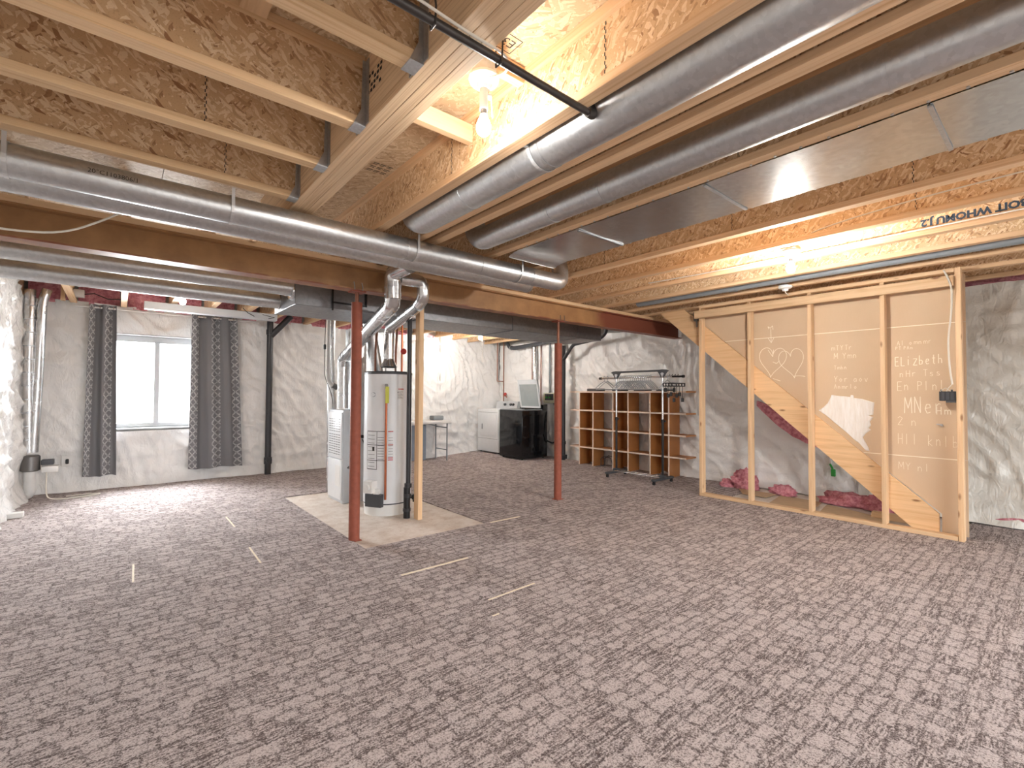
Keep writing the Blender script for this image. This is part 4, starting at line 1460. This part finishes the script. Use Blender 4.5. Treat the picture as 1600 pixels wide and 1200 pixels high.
proto = None
ys_h = [4.80, 4.74] + [4.50 - i * .034 for i in range(17)] + [3.68]
for i, y in enumerate(ys_h):
    if i < 2:
        lb = 'white plastic hanger on the rail left of the left rack post, %s' % ('outermost' if i == 0 else 'next to the post')
    elif i < 19:
        k_ = i - 2
        lb = 'white plastic hanger, %s from the left rack post' % ['first', 'second', 'third', 'fourth', 'fifth', 'sixth', 'seventh', 'eighth', 'ninth', 'tenth', 'eleventh', 'twelfth', 'thirteenth', 'fourteenth', 'fifteenth', 'sixteenth', 'seventeenth'][k_]
    else:
        lb = 'white plastic hanger alone right of the right rack post'
    mb = hanger_mesh(MB(), RX, y, 1.524, tilt=random.uniform(-.12, .12))
    tag(obj('coat_hanger', mb, M['hangpl']), lb, 'hanger', 'white hangers on the garment rack')
for i, y in enumerate((3.64, 3.60, 3.555, 3.51)):
    ch = thing('clip_hanger', 'black clip hanger on the right end of the rack rail, %s' % ['innermost', 'second from the rack post', 'third from the rack post', 'outermost'][i], 'hanger', (RX, y, 1.524), 'black clip hangers')
    mb = MB()
    mb.tube([(RX - .018, y, 1.529), (RX, y, 1.545), (RX + .018, y, 1.529), (RX, y, 1.50), (RX, y, 1.43)], .004, 6)
    mb.tube([(RX - .17, y, 1.42), (RX + .17, y, 1.42)], .007, 8)
    mb.tube([(RX - .17, y, 1.38), (RX + .17, y, 1.38)], .006, 8)
    mb.box(RX - .172, RX - .16, y - .006, y + .006, 1.378, 1.424).box(RX + .16, RX + .172, y - .006, y + .006, 1.378, 1.424)
    obj('bar', mb, M['black'], ch)
    for s_ in (-.11, .11):
        zc = 1.30 - .05 * (i % 2) - .03 * i
        obj('clip', MB().box(RX + s_ - .02, RX + s_ + .02, y - .013, y + .013, zc, zc + .055, .004, 1).cyl((RX + s_, y, zc + .05), (RX + s_, y, 1.38), .004, seg=6), M['black'], ch)

# things lying on the top shelf
for i, (y0, y1) in enumerate(((5.36, 5.62), (4.86, 5.06), (4.40, 4.62), (4.02, 4.2))):
    tag(obj('storage_bin', MB().box(6.47, 6.66, y0, y1, 1.3165, 1.365 - .006 * i, .008, 2), M['dgrey']), 'low dark box lying on the top shelf, %s' % ['leftmost', 'second from left', 'third from left', 'rightmost, behind the right rack post'][i], 'box', 'dark boxes on the top shelf')

# white scraps in the shelf bottoms
tag(obj('wire_basket', MB().tube([(6.55, 5.36, .01), (6.55, 5.36, .13), (6.55, 5.28, .18), (6.55, 5.14, .16), (6.55, 5.10, .01)], .007, 8).tube([(6.66, 5.36, .01), (6.66, 5.36, .13), (6.66, 5.28, .18), (6.66, 5.14, .16), (6.66, 5.10, .01)], .007, 8).cyl((6.55, 5.36, .01), (6.66, 5.36, .01), .006, seg=6).cyl((6.55, 5.10, .01), (6.66, 5.10, .01), .006, seg=6), M['dgrey']), 'dark wire frame on the floor in the second shelf bay', 'wire frame')

# ------------------------------------------------------------------ laundry
dr = thing('dryer', 'white front loading dryer in the laundry corner', 'dryer', (6.4, 8.08, 0))
DX0, DX1, DY0, DY1 = 6.10, 6.74, 7.71, 8.45
obj('cabinet', MB().box(DX0, DX1, DY0, DY1, .03, .935, .012, 3), M['white'], dr)
obj('door', MB().box(DX0 - .012, DX0 + .002, DY0 + .07, DY1 - .1, .36, .83, .008, 2), M['white'], dr)
obj('door_handle', MB().box(DX0 - .018, DX0 - .008, DY1 - .2, DY1 - .17, .50, .62, .004, 1), M['mgrey'], dr)
obj('seam', MB().box(DX0 - .0015, DX0 + .001, DY0 + .02, DY1 - .02, .305, .309).box(DX0 - .0015, DX0 + .001, DY0 + .03, DY1 - .03, .865, .869), M['slot'], dr)
mb = MB()
for y in (DY0 + .06, DY1 - .06):
    for x in (DX0 + .06, DX1 - .06):
        mb.cyl((x, y, 0), (x, y, .032), .018, seg=12)
obj('foot', mb, M['dgrey'], dr)
cn = obj('console', MB().prism([(DX1 - .14, DY0, .935), (DX1 - .10, DY0, 1.10), (DX1, DY0, 1.10), (DX1, DY0, .935)], (0, DY1 - DY0, 0)), M['lgrey'], dr)
mb = MB()
for y in (8.12, 7.92, 7.84):
    mb.cyl((DX1 - .115, y, 1.035), (DX1 - .15, y, 1.028), .028, seg=16)
obj('knob', mb, M['dgrey'], cn)

wa = thing('washer', 'glossy black top loading washer with its lid open', 'washer', (6.2, 7.05, 0))
WX0_, WX1_, WY0_, WY1_ = 5.88, 6.55, 6.71, 7.40
obj('cabinet', MB().box(WX0_, WX1_, WY0_, WY1_, .03, .945, .012, 3), M['gblack'], wa)
mb = MB()
mb.box(WX0_ + .22, WX0_ + .245, WY0_ - .004, WY0_, .12, .84, .002, 1).box(WX0_ + .30, WX1_ - .1, WY0_ - .003, WY0_, .08, .42, .002, 1).box(WX0_ + .30, WX1_ - .1, WY0_ - .003, WY0_, .47, .86, .002, 1)
obj('side_panel', mb, M['gblack'], wa)
obj('top_frame', MB().box(WX0_ + .005, WX0_ + .10, WY0_ + .005, WY1_ - .005, .945, .965, .006, 2).box(WX0_ + .10, WX1_ - .14, WY0_ + .005, WY0_ + .08, .945, .965, .006, 2).box(WX0_ + .10, WX1_ - .14, WY1_ - .08, WY1_ - .005, .945, .965, .006, 2), M['mgrey'], wa)
obj('tub_rim', MB().lathe((WX0_ + .31, 7.055, .948), [(.0, .0), (.20, .0), (.23, .012), (.24, .0)], 36), M['chrome'], wa)
obj('console', MB().prism([(WX1_ - .14, WY0_ + .005, .945), (WX1_ - .12, WY0_ + .005, 1.05), (WX1_, WY0_ + .005, 1.06), (WX1_, WY0_ + .005, .945)], (0, WY1_ - WY0_ - .01, 0)), M['gblack'], wa)
lid_r = Matrix.Rotation(-.17, 3, 'Y').to_4x4()
ld_o = Vector((WX1_ - .17, 7.02, .985))
mb = MB()
for a in ((-.30, -.26, 0, .57), (.26, .30, 0, .57), (-.30, .30, 0, .035), (-.30, .30, .48, .57)):
    mb.box(-.012, .012, a[0], a[1], a[2], a[3], .004, 1)
for v in mb.bm.verts:
    v.co = (lid_r @ v.co.to_4d()).to_3d()
    v.co = Vector((-v.co.x, v.co.y, v.co.z)) if False else v.co
    v.co += ld_o
lid = obj('lid', mb, M['lgrey'], wa)
mb = MB().box(-.004, .004, -.262, .262, .033, .482)
for v in mb.bm.verts:
    v.co = (lid_r @ v.co.to_4d()).to_3d() + ld_o
obj('lid_glass', mb, M['glassgrey'], lid)
mb = MB()
for y in (WY0_ + .06, WY1_ - .06):
    for x in (WX0_ + .06, WX1_ - .06):
        mb.cyl((x, y, 0), (x, y, .032), .018, seg=12)
obj('foot', mb, M['black'], wa)
tag(obj('drain_hose', MB().tube(bend([(6.56, 6.80, .35), (6.64, 6.62, .28), (6.66, 6.55, .42), (6.70, 6.58, .9), (6.72, 6.7, 1.08)], .1, 6), .016, 10), M['black']), 'black drain hose looping behind the washer', 'hose')
ob = thing('outlet_box', 'cream washer outlet box on the right wall behind the washer', 'outlet box', (6.77, 6.86, 1.08))
obj('box', MB().box(6.745, 6.79, 6.68, 7.03, 1.08, 1.29, .006, 2), M['outletbox'], ob)
obj('valve', MB().box(6.735, 6.746, 6.74, 6.98, 1.14, 1.27).cyl((6.73, 6.80, 1.15), (6.73, 6.86, 1.25), .012, seg=8).cyl((6.73, 6.96, 1.15), (6.73, 6.90, 1.25), .012, seg=8), M['dgrey'], ob)
obj('tap_handle', MB().box(6.71, 6.73, 6.80, 6.84, 1.18, 1.21).box(6.71, 6.73, 6.90, 6.94, 1.18, 1.21), M['greenpl'], ob)
# pipes in the corner
cp_ = thing('copper_pipes', 'pair of joined copper pipes in the laundry corner', 'pipe', (6.66, 8.40, .95))
obj('riser', MB().tube(bend([(6.62, 8.42, 2.45), (6.62, 8.42, 1.55), (6.74, 8.34, 1.55)], .03, 4), .011, 10), M['dcopper'], cp_)
obj('riser', MB().cyl((6.74, 8.34, 1.1), (6.74, 8.34, 2.5), .012, seg=10), M['dcopper'], cp_)
fc = thing('wall_faucet', 'red handled tap on the copper pipe above the dryer', 'tap', (6.74, 8.25, 1.2))
obj('handle', MB().lathe((6.72, 8.25, 1.26), [(0, -.01), (.03, -.01), (.035, 0), (.03, .01), (0, .01)], 16, (-.8, -.6, .2)), M['red'], fc)
obj('spout', MB().tube([(6.74, 8.34, 1.22), (6.74, 8.26, 1.22), (6.71, 8.19, 1.19)], .012, 10), M['copper'], fc)
dvn = thing('dryer_vent', 'silver dryer vent pipe rising behind the open washer lid', 'vent pipe', (6.76, 7.28, 0.2))
obj('pipe', MB().cyl((6.72, 7.24, .2), (6.73, 7.29, 2.30), .048, seg=24), M['alu'], dvn)
for i, (y, r_, m_, lb) in enumerate(((7.40, .012, 'dcopper', 'thin brown pipe left of the silver dryer vent'), (7.13, .012, 'dcopper', 'thin brown pipe right of the silver dryer vent'), (6.87, .02, 'mgrey', 'grey pipe dropping into the washer outlet box'))):
    tag(obj('wall_pipe', MB().cyl((6.765, y, 1.28 if i == 2 else .5), (6.765, y, 2.3), r_, seg=12), M[m_]), lb, 'pipe', 'thin pipes behind the washer')
hp = thing('waste_pipe', 'dark horizontal waste pipe below the ceiling above the washer', 'pipe', (6.66, 7.3, 2.2))
obj('pipe', MB().tube(bend([(6.72, 8.18, 2.40), (6.70, 8.08, 2.30), (6.68, 7.9, 2.27), (6.66, 6.60, 2.33), (6.66, 6.50, 2.30), (6.64, 6.40, 2.1)], .08, 5), .042, 18), M['dgrey'], hp)
obj('hanger_loop', MB().tube(arc((6.70, 8.02, 2.29), (1, 0, 0), (0, 0, 1), .05, 0, 2 * PI, 18)[:-1], .005, 6, closed=True).tube(arc((6.66, 6.75, 2.32), (1, 0, 0), (0, 0, 1), .05, 0, 2 * PI, 18)[:-1], .005, 6, closed=True), M['wire'], hp)
so = thing('soil_stack', 'tall black soil stack between the washer and brown shelves', 'pipe', (6.60, 6.34, 0))
obj('stack', MB().cyl((6.60, 6.34, 0), (6.60, 6.34, 2.2), .052, seg=24), M['abs'], so)
obj('branch', MB().tube(bend([(6.59, 6.32, 1.92), (6.50, 5.98, 2.19), (6.47, 5.3, 2.25), (6.44, 5.16, 2.33), (6.44, 5.15, 2.55)], .08, 5), .032, 18), M['abs'], so)
obj('cleanout', MB().box(6.53, 6.66, 6.27, 6.43, .02, .10, .01, 2).cyl((6.60, 6.34, .30), (6.60, 6.34, .36), .064, seg=24).box(6.52, 6.57, 6.30, 6.42, .20, .42, .006, 1), M['abs'], so)
tag(obj('duct_boot', MB().tube(bend([(5.44, 4.82, 2.16), (5.60, 4.82, 2.16), (5.66, 4.82, 2.42)], .1, 6), .10, 24), M['black']), 'black elbow boot at the right end of the trunk duct', 'duct')

# folding table
ft = thing('folding_table', 'long white folding table with grey legs against the laundry wall', 'table', (3.95, 7.85, 0))
obj('table_top', MB().box(3.02, 4.86, 7.57, 8.08, .70, .755, .012, 3), M['whitepl'], ft)
for x in (4.79, 3.10):
    for y in (7.62, 8.03):
        obj('leg', MB().cyl((x, y, 0), (x, y, .70), .013, seg=12), M['mgrey'], ft)
    obj('crossbar', MB().cyl((x, 7.62, .62), (x, 8.03, .62), .01, seg=10).cyl((x, 7.62, .2), (x, 8.03, .2), .01, seg=10), M['mgrey'], ft)
obj('brace', MB().cyl((4.79, 7.83, .62), (4.45, 7.83, .70), .009, seg=8).cyl((3.10, 7.83, .62), (3.45, 7.83, .70), .009, seg=8), M['mgrey'], ft)
tag(obj('grey_panel', MB().box(3.98, 4.52, 7.93, 7.97, .0, .66, .01, 2), M['bgrey']), 'blue grey panel standing on edge under the folding table', 'panel')
tag(obj('small_box', MB().box(4.58, 4.80, 7.75, 7.93, .757, .84, .02, 2), M['mgrey']), 'small grey box on the right end of the folding table', 'box')

# ------------------------------------------------------------------ window side
rod = thing('curtain_rod', 'thin white curtain rod above the window', 'curtain rod', (.6, 8.02, 2.33))
obj('rod', MB().cyl((-.42, 8.01, 2.335), (1.62, 8.01, 2.335), .011, seg=12), M['whitepl'], rod)
obj('finial', MB().cyl((-.44, 8.01, 2.335), (-.40, 8.01, 2.335), .017, seg=12).cyl((1.60, 8.01, 2.335), (1.64, 8.01, 2.335), .017, seg=12), M['whitepl'], rod)
mb = MB()
for x in (-.38, 1.58):
    mb.box(x - .008, x + .008, 8.01, 8.13, 2.328, 2.342)
obj('bracket', mb, M['whitepl'], rod)


def curtain(label, x0t, x1t, x0b, x1b, zt, zb, folds, seed, cols):
    bm = bmesh.new()
    uvl = bm.loops.layers.uv.new('UVMap')
    nu, nv = folds * 12, 44
    V = []
    for u in range(nu + 1):
        row = []
        for v in range(nv + 1):
            a_, b_ = u / nu, v / nv
            x = (x0t + (x1t - x0t) * a_) * (1 - b_) + (x0b + (x1b - x0b) * a_) * b_
            ph = a_ * folds * 2 * PI + .5 * math.sin(b_ * 2 + seed)
            y = 8.01 - .038 * math.sin(ph) - .012 * math.sin(ph * 2 + seed) + .012 * b_ * math.sin(a_ * 5 + seed)
            x += .012 * math.cos(ph) * (.4 + .6 * b_)
            row.append(bm.verts.new((x, y, zt + (zb - zt) * b_ + .008 * math.sin(a_ * 9 + seed) * b_)))
        V.append(row)
    for u in range(nu):
        for v in range(nv):
            f = bm.faces.new((V[u][v], V[u][v + 1], V[u + 1][v + 1], V[u + 1][v]))
            for lp, (uu, vv) in zip(f.loops, ((u, v), (u, v + 1), (u + 1, v + 1), (u + 1, v))):
                lp[uvl].uv = (uu / nu * cols, vv / nv * 22)
    mb = MB()
    mb.bm.free()
    mb.bm = bm
    root = thing('curtain', label, 'curtain', ((x0b + x1b) / 2, 8.01, zb), 'grey ring print curtains')
    obj('cloth', mb, M['curtain'], root, angle=3.2, fixn=False)
    mb = MB()
    for k in range(folds * 2):
        x = x0t + (x1t - x0t) * (k + .5) / (folds * 2)
        mb.lathe((x, 8.01, 2.335), [(.016, -.004), (.024, -.004), (.024, .004), (.016, .004)], 18, (1, .3 if k % 2 else -.3, 0))
    obj('grommet', mb, M['chrome'], root)


curtain('narrow grey ring print curtain left of the window', -.30, -.035, -.335, -.01, 2.375, .18, 2, 1.0, 5)
curtain('wide grey ring print curtain right of the window', .78, 1.34, .765, 1.44, 2.375, .17, 3, 2.0, 7)

sl = thing('strip_light', 'long unlit grey metal strip fixture under the joists by the window', 'ceiling light', (.985, 7.4, 2.29))
obj('housing', MB().box(.23, 1.74, 7.34, 7.46, 2.29, 2.383, .004, 1), M['lgrey'], sl)
obj('loose_wire', MB().tube([(1.46, 7.42, 2.40), (1.55, 7.34, 2.36), (1.70, 7.32, 2.33), (1.62, 7.33, 2.31)], .004, 6).tube([(1.30, 7.33, 2.42), (1.36, 7.32, 2.36), (1.44, 7.32, 2.32)], .004, 6), M['black'], sl)
bs = thing('drain_stack', 'tall black drain stack on the far wall right of the curtain', 'pipe', (1.80, 8.02, 0))
obj('stack', MB().cyl((1.80, 8.02, 0), (1.80, 8.02, 2.50), .045, seg=24), M['abs'], bs)
obj('fitting', MB().cyl((1.80, 8.02, .16), (1.80, 8.02, .26), .056, seg=24).cyl((1.80, 8.02, .22), (1.80, 7.945, .22), .042, seg=20).cyl((1.80, 8.02, 2.16), (1.80, 8.02, 2.24), .054, seg=24), M['abs'], bs)
obj('branch', MB().cyl((1.81, 8.02, 2.14), (2.06, 7.85, 2.46), .045, seg=20), M['abs'], bs)

# foil pipe with fan and cable in the left corner
fp_ = thing('foil_pipe', 'pair of foil wrapped upright pipes in the left corner', 'pipe', (-.745, 7.75, .4))
obj('foil_wrap', MB().tube(bend([(-.80, 7.76, 2.44), (-.795, 7.76, 1.5), (-.775, 7.76, .55)], .2, 6), .05, 18), M['alu'], fp_)
obj('foil_wrap', MB().tube(bend([(-.66, 7.76, 2.46), (-.70, 7.76, 2.3), (-.715, 7.76, 1.5), (-.74, 7.76, .55)], .2, 6), .046, 18), M['alu'], fp_)
for k_ in range(11):
    obj('tape_band', ringband(MB(), (-.797, 7.76, .7 + k_ * .155), (0, 0, 1), .051, .01), M['hanger'], fp_)
fn_ = thing('radon_fan', 'grey canister fan on a white pipe in the left corner', 'fan', (-.76, 7.75, 0))
obj('canister', MB().lathe((-.76, 7.74, .335), [(0, 0), (.07, 0), (.085, .012), (.085, .17), (.07, .185), (0, .185)], 28), M['steel'], fn_)
obj('elbow', MB().tube(bend([(-.76, 7.74, .335), (-.76, 7.74, .07), (-.84, 7.74, .05)], .09, 6), .052, 20), M['pvc'], fn_)
obj('motor_box', MB().box(-.67, -.56, 7.70, 7.80, .40, .46, .006, 1), M['dgrey'], fn_)
obj('switch_cover', MB().box(-.665, -.52, 7.68, 7.80, .315, .385, .008, 2), M['whitepl'], fn_)
obj('cord', MB().tube(bend([(-.62, 7.70, .32), (-.62, 7.68, .12), (-.60, 7.62, .02), (-.48, 7.56, .009), (-.22, 7.62, .009), (-.12, 7.70, .009), (-.25, 7.76, .009), (-.45, 7.73, .009)], .14, 6), .007, 8), M['cable'], fn_)
wo = thing('wall_outlet', 'torn open wall outlet in the sheeting right of the canister fan', 'outlet', (-.47, 8.05, .33))
obj('plate', MB().box(-.52, -.42, 8.04, 8.06, .33, .46, .004, 1), M['whitepl'], wo)
obj('plug', MB().box(-.48, -.45, 8.01, 8.04, .36, .42, .006, 1), M['black'], wo)
eb = thing('junction_box', 'white junction box between joists above the left corner', 'junction box', (-.39, 7.9, 2.43))
obj('box', MB().box(-.444, -.34, 7.86, 7.95, 2.43, 2.52, .004, 1), M['whitepl'], eb)
obj('lead', MB().tube([(-.34, 7.9, 2.47), (-.25, 7.88, 2.49), (-.12, 7.9, 2.44), (.035, 7.95, 2.46)], .006, 6), M['black'], eb)
tag(obj('wood_cleat', MB().box(-.55, -.51, 7.80, 7.88, 2.36, 2.60, .003, 1), M['lum_z']), 'short upright wood cleat above the foil pipes', 'wood block')
tag(obj('small_white_box', MB().box(-.86, -.70, 6.72, 6.82, .001, .05, .004, 1), M['whitepl']), 'small white box lying on the carpet at the left wall', 'box')

# ------------------------------------------------------------------ pipes and wires overhead
gp = thing('gas_pipe', 'dark iron gas pipe crossing under the laminated header to the round duct', 'pipe', (.4, 1.21, 2.346))
obj('pipe', MB().cyl((-.98, 1.21, 2.362), (1.41, 1.21, 2.362), .0135, seg=16), M['gas'], gp)
obj('elbow', MB().tube(bend([(1.395, 1.21, 2.362), (1.43, 1.21, 2.362), (1.43, 1.23, 2.44)], .02, 4), .019, 14), M['gas'], gp)
obj('hanger_hook', MB().tube([(.70, 1.212, 2.48), (.70, 1.194, 2.40), (.70, 1.198, 2.345), (.70, 1.226, 2.345), (.70, 1.23, 2.40)], .0035, 6).tube([(.95, 1.19, 2.42), (.95, 1.195, 2.345), (.95, 1.226, 2.345), (.95, 1.23, 2.50)], .0035, 6), M['gas'], gp)
tag(obj('cable', MB().tube(bend([(.30, 1.19, 2.377), (.60, 1.18, 2.376), (.80, 1.185, 2.368), (.98, 1.20, 2.385), (1.06, 1.30, 2.42), (1.09, 1.40, 2.47), (1.10, 1.46, 2.50)], .1, 5), .0045, 8), M['cable']), 'thin white cable following the gas pipe to the bulb holder', 'cable')
tag(obj('cable', MB().tube(bend([(-.95, 3.62, 2.16), (-.5, 3.6, 2.10), (-.25, 3.6, 2.13), (-.04, 3.5, 2.25), (.1, 3.42, 2.36)], .2, 6), .006, 8), M['cable']), 'white cable sagging in front of the steel beam at far left', 'cable')
tag(obj('cable', MB().tube([(4.30, -1, 2.428), (4.31, 1.2, 2.427), (4.31, 2.3, 2.429), (4.33, 2.9, 2.45)], .006, 8), M['cable']), 'white cable laid along the stamped joist near the stair wall', 'cable')
tag(obj('cable', MB().tube(bend([(3.84, -.4, 2.52), (3.838, .6, 2.50), (3.838, 1.0, 2.47), (3.836, 1.2, 2.44), (3.90, 1.33, 2.40)], .15, 5), .005, 8), M['cable']), 'yellowish cable hanging to the second lit bulb', 'cable')
tag(obj('wall_pipe', MB().cyl((5.07, -2.9, 2.425), (5.07, 3.55, 2.425), .048, seg=20).cyl((5.07, 2.3, 2.425), (5.07, 2.38, 2.425), .055, seg=20), M['mgrey']), 'long grey pipe running between joists above the stud wall', 'pipe')


# ------------------------------------------------------------------ lamps
def lamp(label, x, y, zb, drop, lit=True, box=True, chain=True, bulb='bulb'):
    """ceramic keyless holder with a bare bulb; zb = underside of its mounting"""
    L_ = thing('bulb_holder', label, 'ceiling light', (x, y, zb - drop), 'bare bulb holders')
    if box:
        obj('electrical_box', MB().lathe((x, y, zb), [(0, 0), (.052, 0), (.052, -.05), (0, -.05)], 28), M['hanger'], L_)
        zb = zb - .05
    obj('holder', MB().lathe((x, y, zb), [(0, 0), (.062, 0), (.064, -.010), (.058, -.022), (.03, -.03), (.026, -.05), (0, -.05)], 32), M['whitepl'], L_)
    if lit:
        zs = zb - drop + .0
        if drop > .12:
            obj('socket_adapter', MB().cyl((x, y, zb - .05), (x, y, zs - .005), .018, seg=16), M['whitepl'], L_)
            obj('pull_switch', MB().cyl((x, y, zb - .075), (x + .03, y - .01, zb - .078), .012, seg=12).tube([(x + .03, y - .01, zb - .078), (x + .036, y - .012, zb - .16)], .0025, 6), M['whitepl'], L_)
        obj('bulb_base', MB().cyl((x, y, zs - .005), (x, y, zs - .028), .0135, seg=16), M['steel'], L_)
        prof = [(0.0135, 0), (.015, -.008), (.023, -.026), (.029, -.042), (.030, -.056), (.026, -.072), (.015, -.083), (0, -.087)]
        obj('bulb', MB().lathe((x, y, zs - .028), prof, 24), M[bulb], L_)
    return L_


lamp('bare lit bulb hanging below a white ceramic holder beside the laminated header', 1.135, 1.545, 2.61, .13)
tag(obj('lamp_bracket', MB().box(.928, 1.338, 1.525, 1.565, 2.612, 2.684), M['lum_x']), 'narrow wood bracket carrying the bulb holder beside the header', 'wood block')
lamp('bare lit bulb under the joist near the stair wall', 3.95, 1.38, 2.372, .06, box=False, bulb='bulb_bright')
tag(obj('lamp_bracket', MB().box(3.882, 4.01, 1.33, 1.43, 2.373, 2.40), M['lum_x']), 'small wood bracket carrying the lit bulb near the stair wall', 'wood block')
lamp('bare lit bulb in the laundry area behind the beam', 5.10, 7.0, 2.43, .06, box=False, bulb='bulb_bright')
tag(obj('lamp_bracket', MB().box(4.90, 5.30, 6.94, 7.06, 2.432, 2.46), M['lum_x']), 'wood bracket carrying the laundry bulb', 'wood block')
tag(obj('pull_cord', MB().tube([(5.13, 6.98, 2.36), (5.13, 6.97, 2.1), (5.13, 6.98, 1.85)], .003, 6), M['cable']), 'pull cord of the laundry bulb', 'cord')
sm = lamp('empty white bulb holder above the stud wall header', 5.20, 1.87, 2.372, .05, lit=False, box=False, chain=False)
obj('loose_wire', MB().tube([(5.20, 1.87, 2.33), (5.18, 1.86, 2.30), (5.20, 1.84, 2.275)], .004, 6), M['cable'], sm)
tag(obj('lamp_bracket', MB().box(5.12, 5.312, 1.83, 1.91, 2.373, 2.378), M['hanger']), 'thin metal bracket of the empty bulb holder', 'bracket')
lamp('added unseen bulb behind the trunk duct over the furnace aisle', 3.348, 6.05, 2.385, .06, box=False)  # added out of view to brighten the far wall and laundry
lamp('added unseen bulb hidden behind the two round ducts at left', .53, 6.3, 2.385, .05, box=False)  # added out of view to brighten the far left wall
# unseen bulbs added behind the camera to even out the light
lamp('added unseen bulb behind the camera on the right', 3.10, -2.2, 2.372, .06, box=False)
lamp('added unseen bulb behind the camera on the left', .20, -.9, 2.372, .06, box=False)


# ------------------------------------------------------------------ stamped lettering
def text(name, body, size, mat4, m, parent=None, bold=0.0):
    cu = bpy.data.curves.new('lettering', 'FONT')
    cu.body = body
    cu.size = size
    cu.resolution_u = 2
    cu.offset = bold
    o = bpy.data.objects.new('lettering', cu)
    COL.objects.link(o)
    bpy.context.view_layer.update()
    me = bpy.data.meshes.new_from_object(o.evaluated_get(bpy.context.evaluated_depsgraph_get()))
    bpy.data.objects.remove(o)
    me.transform(mat4)
    if parent:
        me.transform(Matrix.Translation(-wloc(parent)))
    me.materials.clear()
    me.materials.append(m)
    o = bpy.data.objects.new(name, me)
    COL.objects.link(o)
    o.parent = parent
    return o


def frame(origin, xd, yd):
    xd, yd = Vector(xd).normalized(), Vector(yd).normalized()
    zd = xd.cross(yd)
    m = Matrix((xd, yd, zd)).transposed().to_4x4()
    return Matrix.Translation(origin) @ m


# upside-down stamp along the joist web near the stair wall
stm = frame((4.348 - .0064, .69, 2.4475), (0, -1, 0), (0, 0, 1)) @ Matrix.Rotation(PI, 4, 'Z')
text('stamp', '1BOIT WHOMU J.2', .066, stm @ Matrix.Translation((-.565, -.05, 0)), M['blueink'], JR[7], bold=.003)
text('stamp', '1S 10.1', .066, stm @ Matrix.Translation((-.86, -.05, 0)), M['blueink'], JR[7], bold=.003)
mb = MB()
for r_ in range(4):
    for k_ in range(5):
        if (r_ * 3 + k_) % 4 != 3:
            y = 1.88 - k_ * .028 - r_ * .004
            z = 2.51 + r_ * .022
            mb.box(.7850, .7862, y, y + .017, z, z + .012)
obj('stamp_marks', mb, M['ink'], [c for c in hd.children][0])['kind'] = 'stuff'
mb = MB()
for k_ in range(9):
    x = 1.19 + (k_ % 3) * .045
    y = 2.76 + (k_ // 3) * .05
    mb.box(x, x + .036, y, y + .006, ZS - .0012, ZS + .0005).box(x, x + .03, y + .018, y + .023, ZS - .0012, ZS + .0005)
obj('stamp_marks', mb, M['ink'], ceil)['kind'] = 'stuff'
mb = MB()
for a_ in ((1.15, 1.24, 1.42, 1.4225), (1.15, 1.24, 1.505, 1.5075), (1.15, 1.1525, 1.42, 1.5075), (1.2375, 1.24, 1.42, 1.5075)):
    mb.box(a_[0], a_[1], a_[2], a_[3], ZS - .0012, ZS + .0005)
bxm = obj('stamp_frame', mb, M['ink'], ceil)
text('stamp', 'E3', .06, frame((1.225, 1.44, ZS - .0014), (-1, 0, 0), (0, 1, 0)), M['ink'], bxm)
# thin print on the nearer long duct
ang = math.radians(115)
dn = Vector((0, -math.cos(math.radians(8)), -math.sin(math.radians(8))))
text('print', '20\u00b0C1103806/1', .03, frame(Vector((-.02, 3.05, 2.288)) + Vector((0, -.0775, .004)), (1, 0, 0), (0, 0, 1)) @ Matrix.Translation((-.11, 0, 0)), M['ink'], [o for o in bpy.data.objects if o.name == 'round_duct'][0])
